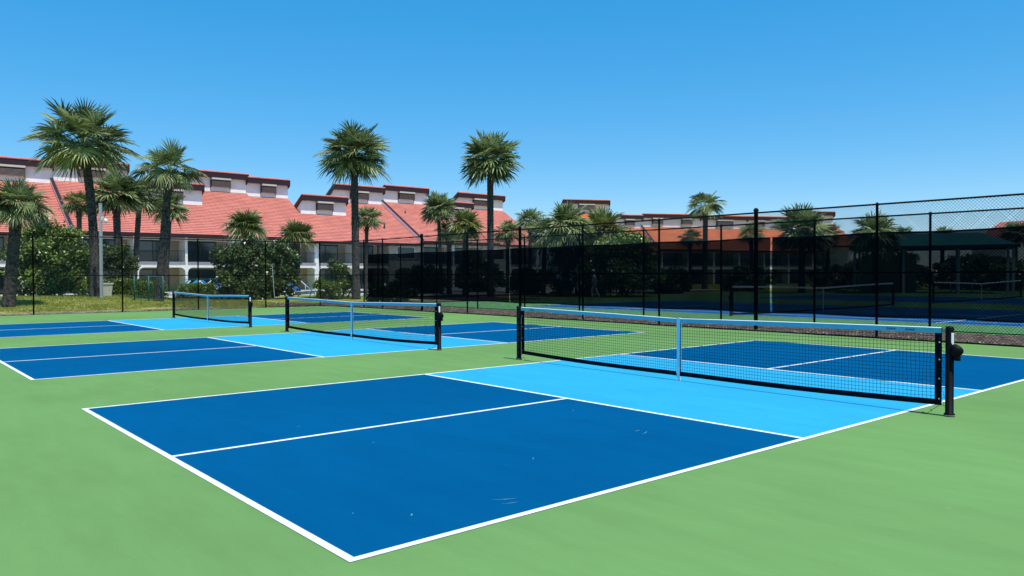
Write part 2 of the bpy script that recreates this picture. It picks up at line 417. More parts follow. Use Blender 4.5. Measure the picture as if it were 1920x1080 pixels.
# ------------------------------------------------------------------ nets
def net(name, pa, pb, label, cat, group, hend=.915, hmid=.865, cell=.041, winder=True, tape='tape', zb=(.105,.066), strap='strap', rp=.040, cr_=.0020):
    """net between the posts pa and pb; origin at the middle"""
    dx, dy = pb[0]-pa[0], pb[1]-pa[1]; H = math.hypot(dx, dy)/2
    t = empty(name, ((pa[0]+pb[0])/2, (pa[1]+pb[1])/2, 0), -math.atan2(dx, dy)); tag(t, label, cat, group)
    hb = H-.078
    def top(y): return hend-(hend-hmid)*(1-min(1, abs(y)/hb))**1.25 if abs(y) < hb else hend
    def bot(y): return zb[1]+(zb[0]-zb[1])*min(1, abs(y)/hb)**.7 - .022*math.sin(min(1, abs(y)/hb)*math.pi)
    # posts
    for sgn in (-1, 1):
        p = MB().lathe([(rp+.012,0),(rp+.012,.028),(rp,.034),(rp,hend-.004),(rp*.85,hend+.012),(rp*.2,hend+.016)], (0,sgn*H,0), 20).build('post', M['black'], t, True)
        MB().lathe([(rp+.014,.010),(rp+.014,.016)], (0,sgn*H,0), 20).build('base_ring', M['galv'], p)
        MB().tube([(0,sgn*(hb-.01),hend-.03),(0,sgn*(H-.02),hend-.012)], .004, 6).build('cable', M['cord'], t)
        if winder and sgn < 0:
            # geared winder: dome on the outer face with a hub, plus its worn white sticker
            g = MB(); pr = [(.062,0),(.064,.03),(.052,.06),(.036,.085),(.018,.100),(.004,.104)]
            vs = []; fs = []; n = 18
            for r, h in pr:
                for k in range(n):
                    a = 2*math.pi*k/n; vs.append((r*math.cos(a)*.8, -H-rp*.7-h, .68+r*math.sin(a)*1.1))
            for i in range(len(pr)-1):
                for k in range(n): k2 = (k+1)%n; fs.append((i*n+k, i*n+k2, (i+1)*n+k2, (i+1)*n+k))
            fs.append(tuple(range(n))); fs.append(tuple((len(pr)-1)*n+k for k in range(n)))
            g.add(vs, fs); g.box(-.02,.02,-H-.10,-H-.02,.58,.63); gw = g.build('winder', M['black'], p, True)
            st = MB(); nn = 6
            for k in range(nn):
                a0 = R(222)+k*.13; a1 = a0+.13; r = rp+.0015
                st.quad((r*math.cos(a0),-H+r*math.sin(a0),.76-.01*k),(r*math.cos(a1),-H+r*math.sin(a1),.76-.01*k),(r*math.cos(a1),-H+r*math.sin(a1),.865),(r*math.cos(a0),-H+r*math.sin(a0),.865))
            if H < 4: st.build('sticker', M['white'], p)
    # headband: folded tape both sides + stitched top edge
    ny = 40; Y = [-hb+2*hb*i/ny for i in range(ny+1)]; mb = MB(); te = MB(); bb = MB(); th = .016
    for i in range(ny):
        a, b = Y[i], Y[i+1]; ta, tb = top(a), top(b)
        mb.add([(-th,a,ta-.060),(-th,b,tb-.060),(-th,b,tb-.006),(-th,a,ta-.006),(th,a,ta-.060),(th,b,tb-.060),(th,b,tb-.006),(th,a,ta-.006)],
               [(0,1,2,3),(4,7,6,5),(0,4,5,1)])
        te.add([(-th,a,ta-.006),(-th,b,tb-.006),(0,b,tb),(0,a,ta),(th,a,ta-.006),(th,b,tb-.006)], [(0,1,2,3),(3,2,5,4)])
        ba, bb_ = bot(a), bot(b)
        bb.add([(-.006,a,ba),(-.006,b,bb_),(-.006,b,bb_+.060),(-.006,a,ba+.060),(.006,a,ba),(.006,b,bb_),(.006,b,bb_+.060),(.006,a,ba+.060)],
               [(0,1,2,3),(4,7,6,5),(3,2,6,7),(0,4,5,1)])
    hd = mb.build('headband', M[tape], t); te.build('piping', M['tape_edge'], hd)
    bb.build('bottom_band', M['blackcloth'], t)
    for sgn in (-1, 1):
        y1 = sgn*hb; y0 = sgn*(hb-.065); a, b = min(y0,y1), max(y0,y1)
        sb = MB().box(-.008,.008,a,b,bot(hb)-.002,top(hb)-.058).build('side_band', M['blackcloth'], t)
        if H < 4:
            for z in (.17,.38,.58,.76):
                gm = MB(); vs = []; yy = sgn*(hb-.018)
                for k in range(10): an = 2*math.pi*k/10; vs.append((-.0095, yy+.009*math.cos(an), z+.009*math.sin(an)))
                gm.add(vs, [tuple(range(10))]); gm.build('grommet', M['brass'], sb)
            lc = MB(); z = .80; pts = []
            while z > .10:
                pts += [(-.012, sgn*(hb-.018), z), (-.03, sgn*(hb+.05), z-.03), (-.045, sgn*(hb+.10), z-.06), (0.02, sgn*(hb+.17), z-.075), (.04, sgn*(hb+.10), z-.085)]; z -= .105
            lc.tube([(q[0], sgn*min(abs(q[1]), H-rp-.001) if abs(q[1])>hb else q[1], q[2]) for q in pts], .0028, 5)
            pts = [(-.012, sgn*(hb-.02), .10)]
            for k in range(14): pts.append((-.03-.012*math.sin(k*1.3), sgn*(hb-.03-.02*k+.03*math.sin(k*1.9)), max(.006, .09-.014*k+.02*math.sin(k*2.2))))
            lc.tube(pts, .0025, 5); lc.build('lacing_cord', M['cord'], t)
    # netting: real cords
    nt_ = MB(); r = cr_
    def cord(pts):
        vs = []
        for i, p in enumerate(pts):
            for dx, dd in ((-r,0),(r*.6,r),(r*.6,-r)): vs.append((p[0]+dx, p[1]+(dd if abs(pts[-1][2]-pts[0][2]) > .3 else 0), p[2]+(0 if abs(pts[-1][2]-pts[0][2]) > .3 else dd)))
        fs = []
        for i in range(len(pts)-1):
            for k in range(3): k2 = (k+1)%3; fs.append((3*i+k,3*i+k2,3*i+3+k2,3*i+3+k))
        nt_.add(vs, fs)
    nv = int((2*hb-.13)/cell)
    def wob(y, f):
        e = max(0, 1-(hb-abs(y))/.9); return .012*e*math.sin(y*23+f*6)*math.sin(f*math.pi)
    for i in range(1, nv):
        y = -hb+.065+i*cell; z0, z1 = bot(y)+.05, top(y)-.05
        cord([(0, y+wob(y, f), z0+(z1-z0)*f) for f in (0,.25,.5,.75,1)])
    nh = int((hend-.2)/cell)
    for j in range(1, nh+1):
        f = j/(nh+1); ps = []
        for i in range(0, 61):
            y = -hb+.03+(2*hb-.06)*i/60; z0, z1 = bot(y)+.05, top(y)-.05; ps.append((0, y, z0+(z1-z0)*f+.006*math.sin(y*9+j)*max(0, 1-(hb-abs(y))/.8)))
        cord(ps)
    nt_.build('netting', M['cord'], t)
    # centre strap
    cs = MB(); cs.box(-.021,-.018,-.025,.025,.05,top(0)+.002); cs.box(.018,.021,-.025,.025,.05,top(0)+.002); cs.box(-.021,.021,-.025,.025,top(0)+.003,top(0)+.006)
    so = cs.build('centre_strap', M[strap], t)
    MB().box(-.026,-.0215,-.028,.028,.10,.19).box(-.02,.02,-.010,.010,0.0,.06).build('buckle', M['white'], so)
    return t
NETG = 'pickleball nets across the three near courts'
n1 = net('pickleball_net', (6.687, -.382), (6.915, 6.664), 'nearest blue-topped net, its right post and winder large at the right of the photo', 'net', NETG)
# maker's dark marks printed on the headband near its ends
hb0 = [c for c in n1.children if c.name.startswith('headband')][0]
for yc in (-3.13, -2.93, 3.15):
    lg = MB()
    for k in range(5):
        w = .011; y0 = yc-.045+k*.019
        lg.box(-.0180,-.0165, y0, y0+w, .872, .884 if k % 2 else .888)
    lg.box(-.0180,-.0165, yc-.055, yc+.055, .8655, .868)
    lg.build('printed_mark', M.setdefault('print', mat('navy_print', (.01,.06,.14), .7)), hb0)
net('pickleball_net', (6.838, 8.962), (6.773, 15.807), 'middle of the three pale blue topped nets, between the nearest and the farthest', 'net', NETG)
net('pickleball_net', (6.722, 18.121), (6.69, 24.93), 'farthest net of the three, smallest, before the lawn and the pool loungers', 'net', NETG)
M['tape_w'] = mat('white_headband', (.72,.72,.70), .7)
TN = 'tennis nets beyond the black windscreen'
for i, (xa, xb) in enumerate(((21.5, 34.3), (38.7, 51.5))):
    t = net('tennis_net', (xa, 12.2), (xb, 12.2), ('white-taped tennis net on the blue court right behind the windscreen', 'second tennis net farther off at the right edge behind the windscreen')[i],
        'net', TN, hend=1.06, hmid=.93, cell=.09, winder=True, tape='tape_w', zb=(.05,.02), strap='white', rp=.045, cr_=.003)

# ------------------------------------------------------------------ fences
def fence(name, pts, posts, label, group=None, h=3.05, rail_mid=1.5, bottom=None, thick=(), cell=.0707, wire=.0028, rails=True, mesh_mat='chain', pm='black', pr=.030):
    """pts: polyline of the fence; posts: list of (x,y)"""
    t = empty(name, (pts[0][0], pts[0][1], 0)); tag(t, label, 'fence', group); o = Vector((pts[0][0], pts[0][1], 0))
    for i, (x, y) in enumerate(posts):
        r = .052 if i in thick else pr; hh = h+(.09 if i in thick else .03)
        prof = [(r,0),(r,hh-.05)] + ([(r*1.25,hh-.05),(r*1.3,hh-.02),(r*1.0,hh+.02),(r*.3,hh+.04)] if i in thick else [(r*1.15,hh-.05),(r*1.05,hh),(r*.3,hh+.02)])
        MB().lathe(prof, (x-o.x, y-o.y, gz(x,y)), 12).build('post', M[pm], t, True)
    P = [Vector((a,b,0))-o for a,b in pts]
    MB().tube([p+Vector((0,0,h)) for p in P], .021, 8).build('top_rail', M[pm], t, True)
    if rail_mid: MB().tube([p+Vector((0,0,rail_mid)) for p in P], .018, 8).build('middle_rail', M[pm], t, True)
    if bottom is not None: MB().tube([p+Vector((0,0,bottom)) for p in P], .014, 6).build('bottom_rail', M[pm], t, True)
    V = []; r = wire; z0 = .03
    for a, b in zip(P[:-1], P[1:]):
        L = (b-a).length; d = (b-a)/L; n = Vector((-d.y, d.x, 0)); H = h-z0
        for sgn in (1, -1):
            s = -H if sgn > 0 else 0.0; end = L if sgn > 0 else L+H
            while s < end:
                # wire from (s,0) to (s+sgn*H,H), clipped to 0..L
                s0, s1 = s, s+sgn*H; za, zb_ = 0.0, H
                def cl(v, s0=s0, sg=sgn): return (v-s0)*sg
                lo = 0.0; hi = H
                if sgn > 0: lo = max(0, -s0); hi = min(H, L-s0)
                else: lo = max(0, s0-L); hi = min(H, s0)
                if hi-lo > .02:
                    A = a+d*(s0+sgn*lo)+n*(r*sgn)+Vector((0,0,z0+lo)); B = a+d*(s0+sgn*hi)+n*(r*sgn)+Vector((0,0,z0+hi))
                    w = (B-A).normalized(); c1 = n; c2 = w.cross(n)
                    for Q in (A, B):
                        for k in range(3):
                            an = 2*math.pi*k/3; V.append(Q+(c1*math.cos(an)+c2*math.sin(an))*r)
                s += cell
    V = np.array([tuple(v) for v in V])
    np_mesh('chain_link', V, 6, M[mesh_mat], faces=[(0,1,4,3),(1,2,5,4),(2,0,3,5)], parent=t)
    return t
back_posts = [(-11.8,31),(-8.75,31),(-5.7,31),(-2.65,31),(.36,31),(3.39,31),(6.53,31),(9.56,31),(12.59,31)]
fence('chain_link_fence', [(-11.8,31),(15.3,31)], back_posts, 'black chain-link fence along the far end of the courts, before the lawn', 'tall black chain-link fences')
sp = [(15.3,31),(15.85,27.75),(15.9,26.2),(15.9,23.12),(15.9,20.04),(15.9,16.98),(15.9,13.92),(15.9,10.84),(15.9,7.68),(15.9,4.57),(15.9,1.5),(15.9,-1.6),(15.9,-4.7),(15.9,-7.8)]
fence('chain_link_fence', [(15.3,31),(15.85,27.75),(15.9,-7.8)], sp, 'black chain-link fence beside the near courts, carrying the dark windscreen', 'tall black chain-link fences', thick=(3,5,8))
f2 = [(18.5,y) for y in (31.0,28.85,25.8,22.75,19.7,16.65,13.6,10.53,7.48,4.44,1.4,-1.65,-4.7,-7.8)]
fence('chain_link_fence', [(18.5,31.0),(18.5,-7.8)], f2, 'second black chain-link fence beyond the strip of brown mulch', 'tall black chain-link fences', h=2.96, bottom=.06)

# windscreens laced on the side fence, hanging with a soft billow
def windscreen(y0, y1, label, seed):
    t = empty('windscreen', (15.84, y0, 0)); tag(t, label, 'windscreen', 'black windscreen panels on the side fence')
    n = max(2, int(abs(y1-y0)/.3)); m = 8; vs = []; fs = []
    for i in range(n+1):
        y = y0+(y1-y0)*i/n
        for j in range(m+1):
            z = .49+1.91*j/m; sag = .012*math.cos((y-4.57)/3.07*2*math.pi) * (1 if j == m else (-1 if j == 0 else 0))
            e = math.sin(math.pi*j/m); x = -.012-.035*e*(.5+.5*mnoise.noise(Vector((y*.6, z, seed))))
            fx = 0.0
            if y > 27.75: fx = 0
            vs.append((x, y-y0, z+sag+.008*mnoise.noise(Vector((y*2,0,seed)))))
    for i in range(n):
        for j in range(m): a = i*(m+1)+j; fs.append((a, a+m+1, a+m+2, a+1))
    link_mesh('mesh_cloth', vs, fs, M['screen'], t, True)
    for zz in (.49, 2.37):
        hb = MB(); k = 0 if zz < 1 else m
        for i in range(n):
            a = vs[i*(m+1)+k]; b = vs[(i+1)*(m+1)+k]; dz = .04 if zz < 1 else -.04
            hb.quad((a[0]-.004,a[1],a[2]),(b[0]-.004,b[1],b[2]),(b[0]-.004,b[1],b[2]+dz),(a[0]-.004,a[1],a[2]+dz))
        hb.build('hem', M['blackcloth'], t)
windscreen(27.35, 17.47, 'dark windscreen panel farthest along the side fence, ending beside the tall palm', 1)
windscreen(17.44, 7.22, 'dark windscreen panel in the middle of the side fence, in front of the walking person', 2)
windscreen(7.17, -3.5, 'dark windscreen panel nearest the camera, in front of the green-roofed pavilion', 3)

# ------------------------------------------------------------------ palms
def crown_arrays(nl, L, fan, seed, droop=1.0, lo=-35, nseg=26, up=80, wid=1.0):
    r = np.random.default_rng(seed); V = []; T = []
    boots = MB()
    for i in range(nl):
        f = (i+.5)/nl; el = math.radians(up-(up-lo)*f**.80 + r.uniform(-9,9)); az = i*2.39996+r.uniform(-.4,.4)
        Lp = L*(.75+.30*math.sin(math.pi*min(1,f*1.1))+r.uniform(-.30,.15))
        d = np.array([math.cos(el)*math.cos(az), math.cos(el)*math.sin(az), math.sin(el)])
        # petiole bending under the weight of the fan
        pts = []; p = np.array([0,0,0.0]); dd = d.copy(); n = 6
        for k in range(n+1):
            pts.append(p.copy()); p = p+dd*Lp/n; dd = dd+np.array([0,0,-1])*(.02+.075*k/n)*(.55+.6*math.cos(el))*droop; dd /= np.linalg.norm(dd)
        a = dd; s = np.cross(a, [0,0,1.0]); s /= (np.linalg.norm(s)+1e-9); nn = np.cross(s, a)
        if nn[2] < 0: nn = -nn
        roll = r.uniform(-.5,.5); s, nn = s*math.cos(roll)+nn*math.sin(roll), nn*math.cos(roll)-s*math.sin(roll)
        tone = r.uniform(.0,1.0)**1.5*.8
        # petiole ribbon (two crossed quads per step)
        for k in range(n-1):
            for w in (s, nn):
                q0, q1 = pts[k], pts[k+1]; ww = .016
                V += [q0-w*ww, q0+w*ww, q1+w*ww, q1-w*ww]; T.append(min(1, tone+.25))
        base = pts[-2]; Fl = fan*r.uniform(.85,1.12)
        for j in range(nseg):
            ps = math.radians(-118+236*(j+.5)/nseg+r.uniform(-3,3))
            dv = a*math.cos(ps)+s*math.sin(ps)+nn*.30*abs(math.sin(ps)); dv /= np.linalg.norm(dv)
            b0 = base+a*(.35*Fl*max(0, math.cos(ps*.8))*.8)
            ll = Fl*(.86+.10*math.cos(ps))*r.uniform(.88,1.08); wv = np.cross(dv, nn); wv /= (np.linalg.norm(wv)+1e-9)
            sg = [0,.38,.72,1.0]; g = (.34+.26*f)*droop*max(.4, 1-.6*max(0,a[2]))
            c = [b0+dv*ll*q+np.array([0,0,-1])*g*ll*q**2.3+ r.uniform(-1,1)*nn*.03*q for q in sg]
            ws = [.014*wid,.030*wid,.020*wid,.003*wid]
            tt = min(1, max(0, tone+r.uniform(-.22,.22)))
            tw = wv*math.cos(.5*(1 if j%2 else -1))+nn*math.sin(.5*(1 if j%2 else -1))
            for q in range(3):
                V += [c[q]-tw*ws[q], c[q]+tw*ws[q], c[q+1]+tw*ws[q+1], c[q+1]-tw*ws[q+1]]; T.append(tt+(.15 if q == 0 else 0))
    return np.array(V), np.clip(np.array(T),0,1)

CROWNS = {}
def crown_mesh(key, **kw):
    if key not in CROWNS: CROWNS[key] = crown_arrays(**kw)
    return CROWNS[key]

def palm(base, top, rad, cr, key, label, group='sabal palms around the courts and pool', crown_kw=None, mt='frond', tw=.17, boots=.9, scale=1.0, rz=0.0, skirt=10, bend=None):
    """base/top: trunk foot and crown centre; rad: trunk radius; cr: crown radius"""
    base = Vector(base); top = Vector(top); t = empty('palm_tree', base); tag(t, label, 'palm tree', group)
    h = top-base; n = 26; pts = []; rd = []
    bd = Vector(bend) if bend else Vector((0,0,0))
    for i in range(n+1):
        f = i/n; p = h*f + bd*math.sin(math.pi*f); pts.append(p)
        r = rad*(1.14-.14*min(1, f*6))*(1-.10*f)*(1+.05*mnoise.noise(Vector((base.x, f*14, 0))))
        if f > 1-boots/max(1, h.length): r *= 1.12
        rd.append(r)
    # ringed trunk with many sections
    P2 = []; R2 = []; m = max(20, int(h.length*9))
    for i in range(m+1):
        f = i/m; k = min(n-1, int(f*n)); g = f*n-k; P2.append(pts[k]*(1-g)+pts[k+1]*g)
        R2.append((rd[k]*(1-g)+rd[k+1]*g)*(1+.045*((i % 2)*2-1)))
    P2[0] = P2[0]-Vector((0,0,.1))
    tr = MB().tube(P2, R2, 14).build('trunk', M['trunk'], t, True)
    # criss-cross boots below the crown
    bt = MB(); nb = int(34*boots/.9) ; rr = random.Random(sum(map(ord, key)))
    for i in range(nb):
        a = i*2.4+rr.uniform(-.2,.2); z = h.length-boots*1.0+boots*1.05*i/nb; c = h.normalized()*z
        ln = rr.uniform(.16,.34); o = Vector((math.cos(a), math.sin(a), 0)); s = Vector((-math.sin(a), math.cos(a), 0)); r0 = rad*1.0
        upv = Vector((0,0,rr.uniform(.5,1.0)))
        if rr.random() < .2: upv = Vector((0,0,rr.uniform(-.4,.2))); ln = min(ln, .22)
        q0 = c+o*r0; q1 = c+o*(r0+ln*.7)+upv*ln
        w0, w1 = .055, .018
        bt.add([q0-s*w0, q0+s*w0, q0+o*.05, q1-s*w1, q1+s*w1, q1+o*.02], [(0,1,4,3),(1,2,5,4),(2,0,3,5),(3,4,5)])
    bt.build('leaf_bases', M['boots'], tr)
    V, T = crown_mesh(key, **(crown_kw or {}))
    ref = np.percentile(np.hypot(V[:,0], V[:,1]), 99.6)
    o = np_mesh('crown', V*(cr*1.06/ref), 4, M[mt], T, t); o.location = h; o.rotation_euler = (0,0,rz)
    return t

K_big = dict(nl=56, L=1.10, fan=.90, seed=8, lo=-32, nseg=28, wid=1.1, droop=.58)
K_a = dict(nl=64, L=.90, fan=.85, seed=11, lo=-42, nseg=26, wid=1.1, droop=.55)
K_b = dict(nl=58, L=.85, fan=.90, seed=12, lo=-38, nseg=26, wid=1.1, droop=.8)
K_c = dict(nl=28, L=1.1, fan=.90, seed=25, lo=-25, nseg=30, droop=.9, wid=1.2)
K_d = dict(nl=50, L=.85, fan=.88, seed=14, lo=-35, nseg=22, wid=1.15, droop=.7)
K_e = dict(nl=40, L=.92, fan=.88, seed=31, lo=-30, nseg=22, droop=.8, wid=1.15)
K_s = dict(nl=46, L=.8, fan=.95, seed=17, lo=-5, nseg=22, wid=1.15)
def palm_px(pxb, pyb, pxc, pyc, rpx, wpx, key, kw, label, depth=None, **k):
    b = onground(pxb, pyb) if depth is None else at(pxb, depth, z=0.0)
    if depth is not None and depth >= 50: kw = dict(kw, wid=1.6, nseg=max(16, int(kw['nseg']*.7))); key = key+'_far'
    dp = (b-Vector(CAM)).dot(CF)
    tp = at(pxc, dp, pyc); k.setdefault('crown_kw', kw)
    return palm(b, tp, wpx*.86/2*dp/FPX, rpx*dp/FPX, key, label, **k)
palm_px(16, 575, 32, 385, 62, 25, 'b', K_b, 'stout palm with drooping crown at the left edge of the photo', boots=.7)
palm_px(178, 557, 157, 272, 92, 19, 'big', K_big, 'tallest palm with the widest crown, leaning slightly, before the large rounded shrub', bend=(.15,0,0))
palm_px(296, 564, 318, 322, 72, 17, 'c', K_c, 'palm with a sparse ragged crown, standing on the lawn before the balconies', boots=1.1, rz=2.1)
palm_px(222, 550, 218, 365, 50, 16, 'a', K_a, 'shorter full-crowned palm just right of the tallest palm', depth=52, boots=.5, rz=1)
palm_px(249, 548, 262, 370, 44, 12, 'd', K_d, 'slender palm with brown trunk pressed behind the full-crowned one', depth=54, rz=.5)
palm_px(150, 548, 148, 385, 34, 11, 'e', K_e, 'low yellowish palm half hidden behind the tallest trunk', depth=55, mt='frond2')
palm_px(308, 548, 318, 393, 40, 12, 'd', K_d, 'low palm showing to the right behind the ragged crown', depth=56, rz=2)
palm_px(461, 546, 462, 428, 44, 16, 's', K_s, 'short palm with upright fronds rising over the flowering shrub', depth=55, mt='frond2', boots=.5)
palm_px(556, 546, 556, 446, 40, 16, 's', K_s, 'short broad palm right of the flowering shrub, before the red roof', depth=56, mt='frond2', boots=.5, rz=1.3)
palm_px(668, 561, 664, 291, 70, 17, 'a', K_a, 'tall straight palm standing in front of the middle of the red roof', boots=1.1, rz=.4)
palm_px(685, 550, 688, 412, 33, 8.5, 'e', K_e, 'small thin palm just behind the tall straight one', depth=52, rz=3)
palm_px(828, 548, 822, 392, 36, 8, 'a', K_a, 'thin-trunked palm left in the pair before the right half of the red roof', depth=58, rz=2.7)
palm_px(873, 548, 873, 424, 38, 14, 'b', K_b, 'thicker yellow-green palm right in the pair before the red roof', depth=56, mt='frond2', rz=1.1)
palm_px(842, 548, 842, 438, 30, 11, 'd', K_d, 'low bushy palm squeezed between the pair before the red roof', depth=59, rz=.2)
palm_px(920, 548, 919, 301, 60, 15, 'a', K_a, 'tall palm with round crown standing alone against the sky at the middle', depth=51, boots=.8, rz=2.2)
palm_px(952, 548, 952, 438, 34, 9, 'e', K_e, 'small palm just right of the lone tall palm', depth=60, rz=1.9)
palm_px(994, 548, 994, 416, 33, 8, 'e', K_e, 'small airy palm against the sky left of the broad dense one', depth=62, rz=.9)
palm_px(1062, 548, 1062, 424, 54, 15, 'b', K_b, 'broad dense palm above the top of the middle windscreen', depth=54, rz=1.6)
palm_px(1018, 548, 1022, 440, 40, 10, 'd', K_d, 'low palm tucked against the left of the broad dense one', depth=58, rz=2.9)
palm_px(1130, 548, 1128, 438, 58, 14, 'b', K_b, 'wide palm overlapping the leftmost roof of the far building', depth=56, rz=2.9, mt='frond2')
palm_px(1321, 545, 1323, 388, 42, 12, 'c', K_c, 'lone palm with a forked crown rising above the far building', depth=74, boots=1.2, rz=.7)
palm_px(1294, 545, 1294, 448, 26, 8, 'e', K_e, 'little palm below the lone forked palm, before the orange roof', depth=76, rz=2)
palm_px(1410, 545, 1408, 440, 30, 9, 'e', K_e, 'small palm by the tallest fence post, before the far orange roof', depth=70, rz=1)
palm_px(1503, 545, 1503, 434, 56, 14, 'a', K_a, 'wide palm before the right half of the far building', depth=60, rz=3.3)
palm_px(1552, 545, 1552, 442, 30, 9, 'd', K_d, 'small palm at the right of the wide palm before the far building', depth=64, rz=.3)
palm_px(1642, 545, 1640, 442, 52, 13, 'b', K_b, 'drooping palm behind the fence just right of the far orange roof', depth=58, rz=.3)
palm_px(1692, 545, 1692, 446, 28, 9, 'd', K_d, 'small palm at the far end of the orange roof, above the windscreen', depth=62, rz=2.3)
palm_px(1767, 545, 1767, 444, 26, 9, 'e', K_e, 'small palm top showing over the pavilion roof', depth=75, rz=1.3)
palm_px(1905, 545, 1903, 440, 30, 10, 'd', K_d, 'palm top at the right edge of the photo above the windscreen', depth=72, rz=.3)

# ------------------------------------------------------------------ shrubs and hedges
def leaves(blobs, n, size, seed, box=False, shell=.55):
    r = np.random.default_rng(seed); B = np.array(blobs, float)
    w = (B[:,3]*B[:,4]*B[:,5])**(2/3.); w /= w.sum(); k = r.choice(len(B), n, p=w)
    d = r.normal(size=(n,3)); d /= np.linalg.norm(d, axis=1, keepdims=True)
    if box:
        m = np.abs(d).max(1, keepdims=True); d = d/m*.999; d = d*(1-.12*r.random((n,1)))
    rad = (shell**3+(1-shell**3)*r.random((n,1)))**(1/3.)
    lump = 1+.22*np.sin(d[:,[0]]*8+B[k,0:1]*3)*np.cos(d[:,[1]]*7+d[:,[2]]*7+seed)+.10*np.sin(d[:,[2]]*17+d[:,[0]]*13)*np.cos(d[:,[1]]*14)
    if box: lump = 1+.05*(lump-1)*4
    P = B[k,:3]+d*B[k,3:6]*rad*lump
    keep = P[:,2] > .03; P = P[keep]; d = d[keep]; n = len(P)
    # leaf frame
    ax = r.normal(size=(n,3)); ax += d*.9+np.array([0,0,.35]); ax /= np.linalg.norm(ax, axis=1, keepdims=True)
    nr = r.normal(size=(n,3))*.6+d*.6+np.array([0,0,1.0]); sd = np.cross(ax, nr); sd /= np.linalg.norm(sd, axis=1, keepdims=True)
    s = size*(.6+.8*r.random((n,1))); wd = s*.30
    nm = np.cross(sd, ax)
    V = np.stack([P, P+ax*s*.5+sd*wd-nm*s*.05, P+ax*s, P+ax*s*.5-sd*wd-nm*s*.05], 1).reshape(-1,3)
    tone = np.clip(r.random(n)*.8+.12*np.sin(P[:,0]*2.1+P[:,2]*3), 0, 1)
    return V, tone
def shrub(name, base, blobs, n, size, label, mt='leaf', cat='shrub', group=None, flowers=0, seed=1, box=False, stems=6, shell=.55):
    t = empty(name, base); tag(t, label, cat, group)
    rr = random.Random(seed); cl = []
    wts = [b[3]*b[4]+b[4]*b[5]+b[3]*b[5] for b in blobs]
    for i in range(max(24, int(n/300))):
        b = rr.choices(blobs, wts)[0]; v = Vector((rr.gauss(0,1), rr.gauss(0,1), rr.gauss(0,1)+.15)).normalized(); q = rr.uniform(.72,1.0)
        r0 = rr.uniform(.20,.38)*min(b[3:6]); cl.append((b[0]+v.x*b[3]*q, b[1]+v.y*b[4]*q, max(.15, b[2]+v.z*b[5]*q), r0*1.15, r0*1.15, r0*rr.uniform(.7,1)))
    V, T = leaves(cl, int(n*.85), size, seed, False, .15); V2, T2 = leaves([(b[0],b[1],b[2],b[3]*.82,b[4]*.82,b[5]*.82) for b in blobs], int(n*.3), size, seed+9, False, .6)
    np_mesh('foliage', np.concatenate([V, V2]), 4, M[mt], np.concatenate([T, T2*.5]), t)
    sm = MB()
    for i in range(stems):
        b = rr.choice(blobs); a = rr.uniform(0,6.28)
        p1 = Vector((b[0]*.6+.2*math.cos(a), b[1]*.6+.2*math.sin(a), max(.3, b[2]*.5)))
        p2 = Vector((b[0]+b[3]*.5*math.cos(a), b[1]+b[4]*.5*math.sin(a), b[2]+b[5]*.5))
        sm.tube([(b[0]*.3,b[1]*.3,-.05), p1, p2], [.045,.032,.012], 6)
    sm.build('stem', M['bark'], t, True)
    if flowers:
        V, T = leaves(blobs, flowers, .10, seed+50, box, .95); np_mesh('flowers', V, 4, M['flower'], T*.8, t)
    return t
# the view direction: shrub blobs given in metres in the frame (x = to the right in view, y = away, z = up)
def vrot(blobs, px):
    a = YAW-math.atan((px-960)/FPX)-math.pi/2
    c, s = math.cos(a), math.sin(a); out = []
    for x, y, z, rx, ry, rz in blobs:
        rm = (rx+ry)/2; out.append((x*c-y*s, x*s+y*c, z, rm if abs(rx-ry) > .4 else rx, rm if abs(rx-ry) > .4 else ry, rz))
    return out
b = at(92, 43.3, z=.38)
shrub('large_shrub', b, vrot([(0.0, 1.25, 2.08, 1.97, 1.56, 1.97), (-1.04, 0.83, 2.28, 1.25, 1.14, 1.45), (1.04, 0.93, 2.18, 1.35, 1.14, 1.56), (0.1, 0.83, 3.32, 1.35, 1.04, 1.04), (-0.83, 0.42, 1.04, 1.35, 0.93, 1.04), (0.93, 0.52, 0.93, 1.35, 0.93, 0.93), (1.56, 1.45, 1.35, 1.14, 1.04, 1.35), (-0.3, -0.3, 0.5, 1.7, 0.8, 0.7)], 96), 30000, .17,
      'large rounded glossy shrub filling the space left of the tallest palm', seed=2, shell=.62)
b = at(220, 50, z=gz(9,43))
shrub('dark_shrub', b, vrot([(0,0,1.3,1.0,.8,1.3),(-.4,0,2.2,.8,.7,1.0),(.5,0,2.0,.7,.7,.9)], 222), 9000, .15, 'dark tall shrub right of the tallest palm, behind the light pole', 'leaf_d', seed=3)
b = onground(478, 562)
shrub('oleander_shrub', b, vrot([(0,1.5,1.5,1.9,1.5,1.6),(-1.3,1.3,2.1,1.1,1,1.2),(1.2,1.2,1.9,1.3,1,1.3),(.1,1.2,2.8,1.3,1,.8),(-1.1,.9,1.0,1.2,.9,1.0),(1.6,1.0,1.0,1.1,.9,1.0),(1.9,1.2,2.1,.8,.7,.8),(-1.9,1.2,2.4,.6,.6,.6),(0,.5,.4,1.9,.8,.6),(-1.1,.6,.4,1.0,.7,.6)], 478), 34000, .17,
      'big dark flowering oleander shrub between the farthest and middle nets', 'leaf_d', flowers=200, seed=5, shell=.6)
HG = 'clipped bright green hedges by the pool'
